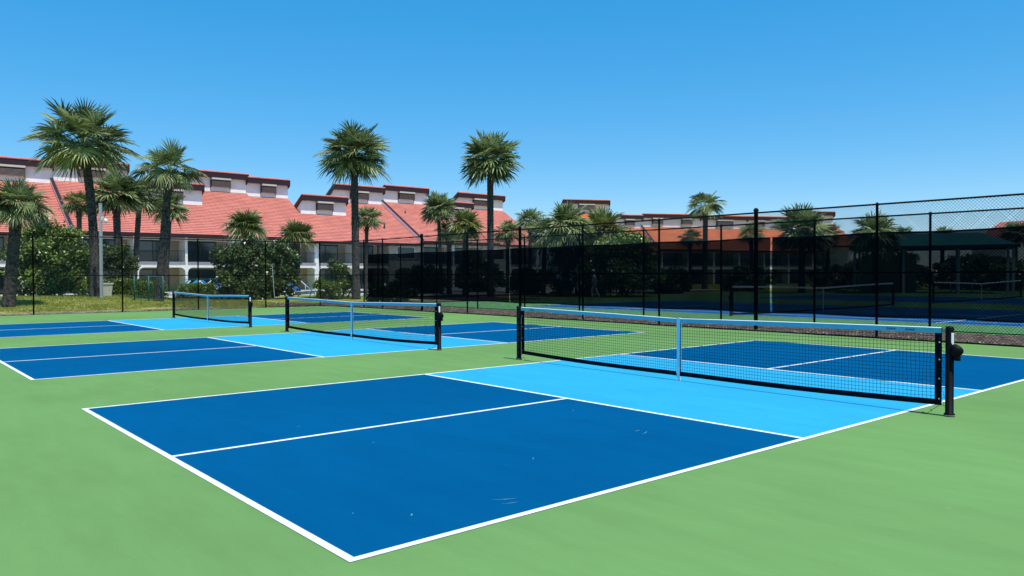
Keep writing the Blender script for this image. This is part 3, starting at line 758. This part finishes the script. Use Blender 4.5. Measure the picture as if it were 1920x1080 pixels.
def hedge(px0, px1, dep, w, h, label, seed, n=9000, mt='leaf_b', z=0.0, depth2=None):
    a = at(px0, dep, z=0); c = at(px1, depth2 or dep, z=0); mid = (a+c)/2; L = (c-a).length; ang = math.atan2(c.y-a.y, c.x-a.x)
    mid.z = z
    t = empty('hedge', mid, ang); tag(t, label, 'hedge', HG if mt == 'leaf_b' else 'dark hedges beyond the far courts')
    V, T = leaves([(0,0,h/2,L/2,w/2,h/2)], n, .11, seed, True, .75); np_mesh('foliage', V, 4, M[mt], T, t)
    sm = MB()
    for i in range(8): x = -L/2+L*(i+.5)/8; sm.tube([(x,0,-.05),(x+.1,.05,h*.6)], [.03,.012], 6)
    sm.build('stem', M['bark'], t, True)
hedge(200, 262, 48, 1.3, 1.15, 'bright green hedge between the light pole and the pool fence', 6, z=.12)
hedge(262, 306, 48.3, 1.2, 1.05, 'green hedge seen through the teal pool fence', 7, 6000, z=.08)
hedge(338, 400, 47, 1.2, .95, 'low yellow-green hedge before the turquoise loungers', 8, 7000)
b = onground(640, 561)
shrub('slender_shrub', b, vrot([(.0,.6,1.1,.65,.6,.9),(-.3,.6,1.9,.55,.5,.45),(.5,.6,.7,.6,.5,.6)], 640), 4200, .15, 'loose slender shrub at the left foot of the tall straight palm', 'leaf', seed=9, shell=.3)
b = onground(613, 562)
shrub('low_shrub', b, vrot([(0,.4,.55,.7,.6,.6),(.5,.5,.4,.5,.5,.45)], 613), 4200, .11, 'low rounded olive shrub left of the slender shrub', 'leaf_b', seed=10)
SG = 'shrubs behind the windscreen'
for i, (px, dep, sx, sz, mt, lab) in enumerate([
    (735, 42, 1.6, 1.0, 'leaf_d', 'dark low shrub behind the left end of the windscreen'),
    (1165, 52, 3.4, 4.0, 'leaf', 'big green shrub rising above the windscreen right of the wide palm'),
    (1080, 56, 3.0, 4.0, 'leaf', 'green shrub filling below the broad dense palm'),
    (1250, 62, 2.6, 1.9, 'leaf_d', 'dark shrub behind the windscreen left of the tallest fence post'),
    (990, 60, 1.8, 1.9, 'leaf_d', 'dark shrub behind the windscreen right of the lone tall palm'),
    (1700, 72, 3.4, 2.2, 'leaf_d', 'dark shrub mass behind the pavilion'),
    (1560, 68, 3.0, 2.0, 'leaf_d', 'dark shrub left of the pavilion'),
    (1900, 66, 2.8, 2.7, 'leaf', 'green shrub at the right edge behind the windscreen'),
    (1800, 74, 3.6, 2.9, 'leaf_d', 'dark tall shrub right of the pavilion back wall'),
    (1850, 70, 3.0, 2.8, 'leaf_d', 'dark tall shrub below the small gabled house'),
    (1625, 76, 3.6, 3.0, 'leaf_d', 'dark tall shrub behind the left corner of the pavilion'),
    (1672, 76, 3.2, 3.6, 'leaf_d', 'dark tall shrub added over the shaded end wall between the drooping palm and the pavilion'),  # added shrub, stands in for the shade on the far row's end wall
    (790, 62, 2.4, 2.2, 'leaf_d', 'dark shrub before the townhouse wall near the windscreen left end'),
    (900, 66, 2.6, 2.6, 'leaf_d', 'dark shrub before the townhouse wall behind the lone tall palm'),
    (1400, 70, 3.0, 2.0, 'leaf_d', 'dark shrub under the small palm by the tallest fence post')]):
    shrub('shrub', at(px, dep, z=-.03), [(0,0,sz*.5,sx*.75,sx*.7,sz*.55),(-sx*.45,0,sz*.45,sx*.5,sx*.5,sz*.5),(sx*.45,.2,sz*.5,sx*.5,sx*.5,sz*.5),(.1,0,sz*.75,sx*.45,sx*.4,sz*.3)],
          9000 if sx > 2 else 5000, .22, lab, mt, group=SG, seed=20+i, shell=.6)

# grass tufts and fallen leaves on the lawn and verge
def blades():
    n = 60000; r = np.random.default_rng(5)
    x = r.uniform(-9, 15.0, n); y = 31.15+ (r.random(n)**1.3)*12
    dens = np.array([mnoise.noise(Vector((a*.5, b*.5, 3))) for a, b in zip(x, y)])
    keep = (y > 32.7+.6*np.sin(x)) | (dens > .2); x, y = x[keep], y[keep]; n = len(x)
    z = np.array([gz(a, b) for a, b in zip(x, y)])
    h = r.uniform(.04,.11,n); a = r.uniform(0,6.28,n); lx, ly = r.normal(0,.03,n), r.normal(0,.03,n); w = .010
    P = np.stack([x,y,z-.005],1); s = np.stack([np.cos(a)*w,np.sin(a)*w,0*a],1); tip = P+np.stack([lx,ly,h],1)
    V = np.stack([P-s,P+s,tip],1).reshape(-1,3)
    o = np_mesh('grass', V, 3, M['grassblade'], r.random(n)); tag(o, 'short patchy grass on the low lawn bank behind the far fence', 'grass', kind='stuff')
    n = 7000; x = r.uniform(-9,15.2,n); y = 31.0+np.abs(r.normal(0,.75,n)); z = np.array([gz(a,b) for a,b in zip(x,y)])+.02
    a = r.uniform(0,6.28,n); P = np.stack([x,y,z],1); u = np.stack([np.cos(a),np.sin(a),r.uniform(-.3,.3,n)],1)*.045; v = np.stack([-np.sin(a),np.cos(a),r.uniform(-.3,.3,n)],1)*.018
    V1 = np.stack([P-u,P+v,P+u,P-v],1).reshape(-1,3)
    m = 5000; y = r.uniform(-8,31,m); x = np.where(r.random(m) < .6, 15.82+np.abs(r.normal(0,.10,m)), r.uniform(15.8,18.5,m)); z = np.full(m,.04)
    a = r.uniform(0,6.28,m); P = np.stack([x,y,z],1); u = np.stack([np.cos(a),np.sin(a),r.uniform(-.3,.3,m)],1)*.035; v = np.stack([-np.sin(a),np.cos(a),r.uniform(-.3,.3,m)],1)*.014
    V2 = np.stack([P-u,P+v,P+u,P-v],1).reshape(-1,3)
    o = np_mesh('leaf_litter', np.concatenate([V1,V2]), 4, M['litter'], r.random(n+m)); tag(o, 'dry fallen leaves strewn along the foot of the fences', 'leaves', kind='stuff')
blades()

# ------------------------------------------------------------------ townhouse buildings
def townhouse(name, origin, ang, label, units, bays, eave=5.35, tile='tile', slope=30, group=None, step_walls=(), detail=True, xr=None):
    """local frame: x along the facade, y into the building, z up. units: (x0, x1, run, dz)"""
    t = empty(name, origin, ang); tag(t, label, 'building', group)
    k = math.tan(R(slope)); x_lo, x_hi = units[0][0], units[-1][1]
    REC = 1.8
    for (x0, x1, s, dz) in units:
        e = eave+dz; zb = e+s*k; zt = zb+1.45; ft = .58
        yb = s+(zt+ft-.1-eave)/k
        # body with the clerestory wall: one wall solid per house unit
        w = MB().prism([(REC,0),(REC,e+REC*k-.25),(s,zb-.22),(s,zt),(s+.1,zt),(yb,eave-.2),(yb,0)], x0+.01, x1-.01).build('wall', M['stucco'], t)
        # front roof: overlapping tile courses
        rf = MB(); y0 = -.60; dy = .30; rows = math.ceil((s-y0)/dy)
        for i in range(rows):
            a, b = y0+i*dy, min(s, y0+(i+1)*dy); za, zb2 = e+a*k, e+b*k
            rf.quad((x0,a,za+.045),(x1,a,za+.045),(x1,b,zb2+.008),(x0,b,zb2+.008))
            rf.quad((x0,a,za),(x1,a,za),(x1,a,za+.045),(x0,a,za+.045))
        rf.prism([(y0,e+y0*k-.17),(s,zb-.2),(s,zb-.004),(y0,e+y0*k-.004)], x0, x1)
        rf_o = rf.build('roof', M[tile], t)
        MB().box(x0, x1, y0-.10, y0-.004, e+y0*k-.27, e+y0*k+.03).build('gutter', M['fascia'], rf_o)
        # rear roof
        rr = MB(); rr.prism([(s-.52,zt+ft+.02),(s-.40,zt+ft+.10),(yb+.5,eave-.28+.10),(yb+.5,eave-.42+.1),(s-.52,zt+ft-.04)], x0-.04, x1+.04)
        rr.build('rear_roof', M[tile], t)
        # fascia around the clerestory top
        fs = MB(); fs.box(x0-.02, x1+.02, s-.46, s+.0, zt-.02, zt+ft-.05)
        for xx in (x0-.10, x1+.02):
            fs.prism([(s-.46,zt+ft-.06),(s-.40,zt-.1),(s+.02,zt-.30),(yb,eave-.6),(yb,eave-.30)], xx, xx+.08)
        fs.build('fascia', M['fascia'], t)
        # louvre boxes and cream hoods
        n = 1 if (x1-x0) < 9 else 2; ww = (x1-x0)/n
        for i in range(n):
            xa = x0+ww*i+ww*.34; xb = x0+ww*i+ww*.68
            lv = MB()
            for j in range(7): 
                zz = zt-.25-.10*j; lv.prism([(s-.40,zz-.085),(s-.39,zz-.09),(s-.33,zz),(s-.34,zz+.005)], xa+.03, xb-.03)
            lv.box(xa,xa+.04,s-.40,s-.004,zt-.98,zt-.2); lv.box(xb-.04,xb,s-.40,s-.004,zt-.98,zt-.2); lv.box(xa+.045,xb-.045,s-.30,s-.26,zt-.96,zt-.2)
            lo = lv.build('louvre', M['louver'], t)
            MB().box(xa-.02,xb+.02,s-.45,s-.003,zt-.22,zt-.024).build('hood', M['cream'], lo)
            cf_ = MB().box(xa-.07,xa-.03,s-.05,s-.003,zb+.02,zt-.03).box(xb+.03,xb+.07,s-.05,s-.003,zb+.02,zt-.03).build('trim', M['fascia'], lo)
    # raised party walls between roofs of different height
    for x, dz, s in step_walls:
        e = eave+dz
        pw = MB().prism([(-.45,e-.45*k-.35),(-.45,e-.45*k+.12),(s,e+s*k+.12),(s,e+s*k-.6)], x-.16, x-.02).build('party_wall', M['stucco'], t)
        MB().prism([(-.62,e-.62*k+.123),(-.62,e-.62*k+.22),(s,e+s*k+.22),(s,e+s*k+.123)], x-.20, x+.06).build('coping', M['fascia'], pw)
    # facade: columns, balconies, arcades, sliding doors
    F = 2.75
    for (a, b, kind) in bays:
        if kind == 'wall':
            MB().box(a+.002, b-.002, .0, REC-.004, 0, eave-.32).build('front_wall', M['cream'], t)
            wd = MB().box(a+1.0,b-1.0,-.05,.05,3.3,4.7).build('window', M['stucco'], t)
            MB().box(a+1.1,b-1.1,-.06,-.052,3.4,4.6).build('pane', M['glass'], wd)
            wd = MB().box(a+1.0,b-1.0,-.05,.05,.8,2.1).build('window', M['stucco'], t)
            MB().box(a+1.1,b-1.1,-.06,-.052,.9,2.0).build('pane', M['glass'], wd)
            continue
        w = .22 if kind == 'bay' else .45
        MB().box(a-w/2, a+w/2, -.06, REC-.004, 0, eave-.32).build('column', M['stucco'], t)
        x0, x1 = a+w/2+.002, b-.112
        sl = MB(); sl.box(x0, x1, 0, REC-.004, F-.18, F); 
        # balcony front with arched soffit corners
        r = .45; zt = F-.50; poly = [(x0,F+.02),(x1,F+.02),(x1,zt-r)]
        for q in range(1,7): an = math.pi/2*q/6; poly.append((x1-r+r*math.cos(an), zt-r+r*math.sin(an)))
        for q in range(0,6): an = math.pi/2+math.pi/2*q/6; poly.append((x0+r+r*math.cos(an), zt-r+r*math.sin(an)))
        poly.append((x0,zt-r))
        sl.prism(poly, -.10, -.004, axis='y')
        sl.build('balcony', M['stucco'], t)
        MB().box(x0,x1,-.13,-.103,F-.22,F+.03).build('balcony_band', M['band'], t)
        rl = MB(); rl.box(x0,x1,-.07,-.03,F+1.02,F+1.06); rl.box(x0,x1,-.07,-.03,F+.08,F+.11); x = x0+.06
        while x < x1: rl.box(x-.008,x+.008,-.058,-.042,F+.11,F+1.02); x += .13
        rl.build('railing', M['black'], t)
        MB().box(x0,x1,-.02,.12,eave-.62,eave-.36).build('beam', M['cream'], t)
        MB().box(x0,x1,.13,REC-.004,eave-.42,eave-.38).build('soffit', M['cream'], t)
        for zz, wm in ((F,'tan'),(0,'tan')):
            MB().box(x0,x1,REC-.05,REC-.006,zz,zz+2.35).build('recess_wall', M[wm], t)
            fr = MB(); c0, c1 = x0+.25, x1-.9
            for q in (c0,(c0+c1)/2-.03,c1-.06): fr.box(q,q+.06,REC-.12,REC-.053,zz+.02,zz+2.1)
            fr.box(c0+.062,c1-.062,REC-.12,REC-.053,zz+2.04,zz+2.1)
            fo = fr.build('sliding_door', M['door_frame'], t)
            MB().box(c0+.06,c1-.06,REC-.085,REC-.075,zz+.02,zz+2.04).build('pane', M['glass'], fo)
    return t
units = [(-14,-3,8.2,0),(-3,5.5,8.2,.15),(5.5,12.45,8.2,0),(12.45,18.9,8.2,.30),(18.9,25.0,5.0,.30),(25.0,30.8,8.2,.27),(30.8,35.5,8.2,.0),(35.5,41.0,5.0,0),(41.0,47.75,8.2,0),(47.75,54.2,8.2,.35),(54.2,58.9,5.0,.35),(58.9,66.8,8.2,.2)]
xs_ = [-13.0+4.35*i for i in range(14)]
bays = []
for i in range(13):
    a, b_ = xs_[i], xs_[i+1]
    if a > 43: break
    bays.append((a, b_, 'wide' if i in (3,7,11) else 'bay'))
xl = bays[-1][1]
nb_ = 0
while xl < 66: bays.append((xl, min(66.8, xl+4.4), 'wall' if nb_ % 3 == 0 else 'bay')); xl += 4.4; nb_ += 1
townhouse('townhouse_row', (0.0, 71.0, 0.0), 0.0, 'long two-storey townhouse row with pinkish red roof and balconies behind the pool', units, bays,
          step_walls=((12.45,.30,8.2),(47.75,.35,8.2)), group='red-tiled townhouse buildings')
tw = bpy.data.objects['townhouse_row']
for x, y in ((49.3, 5.6), (22.0, 3.2), (44.5, 2.5), (9.5, 4.4), (62.0, 5.0)):
    z = 5.35+.3+y*math.tan(R(30)); MB().tube([(x,y,z-.3),(x,y,z+.45)], .09, 8).build('vent_pipe', M['louver'], tw, True)
# far building seen above the windscreen
o2 = at(1183, 117, z=0); ang2 = -R(26.4)
dirx = Vector((math.cos(ang2), math.sin(ang2), 0))
units2 = [(-8,-.2,8.6,1.0),(.0,4.4,6.0,.0),(4.4,14.6,6.0,.25),(14.6,23.0,6.0,.1),(23.0,32.0,6.0,.1),(32.5,39.5,6.2,1.0)]
bays2 = [(a, a+4.35, 'bay') for a in [-8+4.35*i for i in range(11)]]
townhouse('townhouse_row', tuple(o2), ang2, 'far townhouse row with orange tiled roof showing above the windscreen and fence', units2, bays2[:10], tile='tile2',
          step_walls=((4.4,.25,6.0),), group='red-tiled townhouse buildings')
# small gabled building at the far right
o3 = at(1822, 90, z=.5)
t = empty('gabled_house', o3, R(-116.6)); tag(t, 'small building with red sloping roof and white gable, above the pavilion', 'building', 'red-tiled townhouse buildings')
MB().prism([(0,0),(0,4.4),(4.2,6.8),(4.2,0)], 0, 4.6).build('wall', M['stucco'], t)
r_ = MB()
for i in range(14):
    a = -.4+i*.335; c = a+.335; r_.quad((-.3,a,4.5+a*.57+.04),(4.9,a,4.5+a*.57+.04),(4.9,c,4.5+c*.57+.01),(-.3,c,4.5+c*.57+.01))
r_.prism([(-.4,4.1),(4.3,6.75),(4.3,6.9),(-.4,4.27)], -.3, 4.9); r_.build('roof', M['tile'], t)
MB().prism([(-.42,4.05),(4.32,6.72),(4.32,7.0),(-.42,4.33)], 4.902, 5.0).build('fascia', M['fascia'], t)
MB().box(1.2,2.4,-.05,-.004,1.0,2.4).build('window', M['glass'], t)

# pavilion behind the windscreen
pv = at(1745, 60, z=0); t = empty('pavilion', pv, YAW-math.pi/2-math.atan((1745-960)/FPX)); tag(t, 'open pavilion with dark green hipped roof behind the windscreen at the right', 'pavilion')
px_ = 5.6; rf = MB()
rf.add([(-px_,-2.6,3.5),(px_,-2.6,3.5),(px_,2.6,3.5),(-px_,2.6,3.5),(-px_+2.4,0,4.55),(px_-2.4,0,4.55)], [(0,1,5,4),(1,2,5),(2,3,4,5),(3,0,4),(0,3,2,1)])
rf.build('roof', M['pavroof'], t); MB().box(-px_,px_,-2.63,-2.602,3.3,3.55).box(-px_,px_,2.602,2.63,3.3,3.55).build('fascia', M['door_frame'], t)
for x in (-5.2,-1.8,1.8,5.2):
    for y in (-2.3,2.3): MB().box(x-.09,x+.09,y-.09,y+.09,0,3.5).build('post', M['galv'], t)
MB().box(-5.0,-1.0,1.6,1.75,0,2.9).build('back_wall', M['tan'], t)
MB().box(1.2,2.9,-.3,.3,.70,.76).box(1.3,1.4,-.25,.25,0,.7).box(2.7,2.8,-.25,.25,0,.7).build('table', M['galv'], t)

# ------------------------------------------------------------------ pool area
pa = onground(300, 566)
tag(MB().add([(9.3,43.5,.02),(60,37.2,.02),(60,69,.02),(-12,69,.02),(-12,50,.02),(9.3,50,.02)], [(0,1,2,3,4,5)]).build('pool_deck', M['pave']), kind='structure')
for v in [bpy.data.objects['pool_deck']]: v.location.z = .03
tag(MB().add([(24,52,.055),(40,52,.055),(40,60,.055),(24,60,.055)], [(0,1,2,3)]).build('pool_water', M['water']), kind='structure')
def lounger(mt):
    t = empty('sun_lounger')
    f = MB()
    for y in (-.32,.32):
        f.tube([(-.95,y,.34),(.35,y,.34)], .022, 8); f.tube([(.35,y,.34),(1.0,y,.95)], .022, 8)
        f.tube([(-.75,y,.34),(-.85,y,0)], .022, 8); f.tube([(.4,y,.34),(.55,y,0)], .022, 8); f.tube([(.75,y,.72),(.72,y,.34),(.5,y,.34)], .016, 8)
    f.tube([(-.95,-.32,.34),(-.95,.32,.34)], .022, 8); f.tube([(1.0,-.32,.95),(1.0,.32,.95)], .03, 8)
    f.build('frame', M['white'], t, True)
    MB().box(-.93,.36,-.30,.30,.345,.365).build('seat', M[mt], t)
    MB().prism([(.36,.365),(.99,.955),(.98,.975),(.35,.385)], -.30, .30, axis='y').build('backrest', M[mt], t)
    return t
lg_ = 'pool loungers'
la, lb_ = lounger('teal'), lounger('navy')
spots = [(la,318,49,'turquoise lounger with raised back, leftmost in the row by the pool'), (la,338,50,'turquoise lounger second from the left in the row by the pool'),
         (la,360,51,'turquoise lounger directly above the low yellow-green hedge'), (lb_,386,52,'blue lounger right of the turquoise ones'), (lb_,410,53,'blue lounger beside the left edge of the flowering shrub'),
         (lb_,570,50,'blue lounger left of the white column beyond the flowering shrub'), (lb_,598,50.5,'blue lounger right of the white column beyond the flowering shrub'), (lb_,630,51,'blue lounger seen through the slender shrub')]
seen = set()
for i, (p, px, dp, lab) in enumerate(spots):
    o = p if id(p) not in seen else copy_tree(p); seen.add(id(p))
    o.location = at(px, dp, z=.05); o.rotation_euler = (0,0, (R(185)+R(170) if i < 4 else R(140))+.25*math.sin(i*2.3)); o.scale = (1.15,)*3
    tag(o, lab, 'lounger', lg_)
# teal pool fence in front of the hedge
a = onground(252, 563); c = onground(306, 566); e = at(345, 50, z=0)
def low_fence(p, q, label):
    p = Vector(p); q = Vector(q); t = empty('pool_fence', (p.x, p.y, p.z)); tag(t, label, 'fence', 'low teal pool fences'); L = q-p; n = max(2, round(L.length/1.2))
    for i in range(n+1):
        b = L*(i/n); MB().tube([b, b+Vector((0,0,1.25))], .03, 8).build('post', M['teal_fence'], t, True)
    MB().tube([Vector((0,0,1.2)), L+Vector((0,0,1.2))], .02, 6).tube([Vector((0,0,.08)), L+Vector((0,0,.08))], .015, 6).build('rail', M['teal_fence'], t)
    m = MB(); k = int(L.length/.09)
    for i in range(k): b = L*((i+.5)/k); m.tube([b+Vector((0,0,.08)), b+Vector((0,0,1.2))], .006, 4, False)
    m.build('picket', M['teal_fence'], t)
low_fence(a, c, 'low teal fence before the green hedge, left of the lawn palm with the ragged crown')
low_fence(at(345,56,z=.05), at(420,54,z=.05), 'low teal fence behind the turquoise loungers')

# beige bin, light pole, squeegee
b = onground(197, 556); bz = empty('litter_bin', b); tag(bz, 'beige square bin beside the light pole at the foot of the tallest palm', 'bin')
bn = MB(); 
bn.add([(-.24,-.24,0),(.24,-.24,0),(.24,.24,0),(-.24,.24,0),(-.30,-.30,.62),(.30,-.30,.62),(.30,.30,.62),(-.30,.30,.62)], [(0,3,2,1),(0,1,5,4),(1,2,6,5),(2,3,7,6),(3,0,4,7)])
bn.build('body', M['beige'], bz); MB().box(-.33,.33,-.33,.33,.622,.70).build('rim', M['beige'], bz)
MB().box(-.25,.25,-.25,.25,.701,.715).build('lid', M['door_frame'], bz)
p = onground(190.5, 559); t = empty('light_pole', p, YAW-math.pi/2); tag(t, 'slim pale grey pole with a small white lamp on a bracket, beside the tallest palm', 'light pole')
H = 5.0-p.z
MB().box(-.055,.055,-.055,.055,0,H).box(-.10,.10,-.10,.10,0,.03).box(-.065,.065,-.065,.065,H,H+.03).build('pole', M['galv'], t)
zl = 1.47+85/1458*39.5
ar = MB().tube([(.05,0,zl+.12),(.16,0,zl+.14),(.24,0,zl+.10)], .018, 8).box(.04,.08,-.05,.05,zl+.02,zl+.2).build('bracket', M['white'], t, False)
MB().lathe([(.03,.10),(.085,.07),(.09,-.02),(.07,-.09),(.03,-.12)], (.25,0,zl), 14).build('lamp', M['white'], ar, True)
s0 = onground(518, 575); s0 = Vector((12.95, 30.86, 0)); t = empty('court_squeegee', s0, -.12); tag(t, 'court squeegee with long grey handle hung on the fence between the farthest and middle nets', 'squeegee', )
MB().tube([(0,0,.42),(-.10,0,1.95)], .014, 8).build('handle', M['galv'], t); 
MB().tube([(-.52,-.03,.36),(-.2,-.03,.40),(.1,-.03,.43),(.48,-.03,.44)], .022, 8).build('blade', M['door_frame'], t)

# ------------------------------------------------------------------ person walking behind the windscreen
def skin_obj(name, joints, edges, m, parent, root=0, sub=1):
    me = bpy.data.meshes.new(name); me.from_pydata([j[0] for j in joints], edges, []); o = bpy.data.objects.new(name, me); col.objects.link(o); o.parent = parent
    md = o.modifiers.new('skin', 'SKIN'); md.use_smooth_shade = True
    for i, j in enumerate(joints):
        sv_ = me.skin_vertices[0].data[i]; sv_.radius = (j[1], j[2] if len(j) > 2 else j[1]); sv_.use_root = (i == root)
    s = o.modifiers.new('sub', 'SUBSURF'); s.levels = sub; s.render_levels = sub
    me.materials.append(m); return o
pp = at(1114, 45.6, z=0.0)
t = empty('person', pp, YAW-math.pi/2); tag(t, 'person in white cap, patterned shirt and grey trousers walking left behind the windscreen', 'person')
# local: x right, y away, z up; walks to the left (-x)
J = [((0,0,.95),.13,.10),((0,0,1.12),.12,.09),((-.01,0,1.32),.15,.10),((-.02,0,1.46),.06,.05),((-.04,0,1.54),.055,.055),((-.05,0,1.64),.085,.075),((-.05,0,1.73),.06,.06),
     ((-.02,-.18,1.40),.055),((.10,-.22,1.14),.042),((.02,-.24,.92),.032),((-.02,-.24,.85),.03,.018),
     ((-.02,.18,1.40),.055),((.02,.24,1.15),.042),((-.17,.16,1.32),.032),((-.15,.10,1.45),.03,.018),
     ((0,-.09,.90),.09),((-.16,-.10,.50),.06),((-.10,-.10,.09),.04),((-.26,-.10,.04),.035,.03),
     ((0,.09,.90),.09),((.14,.10,.50),.06),((.34,.10,.13),.04),((.22,.10,.04),.035,.03)]
Ed = [(0,1),(1,2),(2,3),(3,4),(4,5),(5,6),(2,7),(7,8),(8,9),(9,10),(2,11),(11,12),(12,13),(13,14),(0,15),(15,16),(16,17),(17,18),(0,19),(19,20),(20,21),(21,22)]
for hb_, pos, dr in ((10,(-.02,-.24,.85),(0,0,-1)),(14,(-.15,.10,1.45),(.1,-.3,.9))):
    for k in range(5):
        o_ = Vector((.028*(k-2), 0.0, 0)); d = Vector(dr); L = (.045,.075,.085,.078,.06)[k]
        J.append((tuple(Vector(pos)+o_*.8+d*.03), .010)); J.append((tuple(Vector(pos)+o_*1.1+d*(.03+L*.6)), .009)); J.append((tuple(Vector(pos)+o_*1.1+d*(.03+L)+Vector((-.015,0,0))), .008))
        n = len(J); Ed += [(hb_, n-3),(n-3,n-2),(n-2,n-1)]
bo = skin_obj('body', J, Ed, M['skin'], t)
skin_obj('shirt', [((0,0,.93),.16,.13),((0,0,1.12),.155,.12),((-.01,0,1.32),.175,.12),((-.02,0,1.45),.075,.07),((-.02,-.19,1.39),.075),((.05,-.215,1.23),.065),((-.02,.19,1.39),.075),((.01,.22,1.23),.065)],
         [(0,1),(1,2),(2,3),(2,4),(4,5),(2,6),(6,7)], M['shirt'], bo)
skin_obj('trousers', [((0,0,.95),.14,.12),((0,-.09,.88),.105),((-.16,-.10,.50),.08),((-.11,-.10,.12),.06),((0,.09,.88),.105),((.14,.10,.50),.08),((.33,.10,.17),.06)],
         [(0,1),(1,2),(2,3),(0,4),(4,5),(5,6)], M['trouser'], bo)
MB().lathe([(.104,1.66),(.106,1.70),(.085,1.76),(.04,1.79),(.005,1.795)], (-.05,0,0), 16).add([(-.14,-.07,1.672),(-.25,-.05,1.655),(-.25,.05,1.655),(-.14,.07,1.672),(-.14,-.07,1.684),(-.25,-.05,1.665),(-.25,.05,1.665),(-.14,.07,1.684)],
    [(0,3,2,1),(4,5,6,7),(0,1,5,4),(1,2,6,5),(2,3,7,6)]).build('cap', M['white'], bo, True)
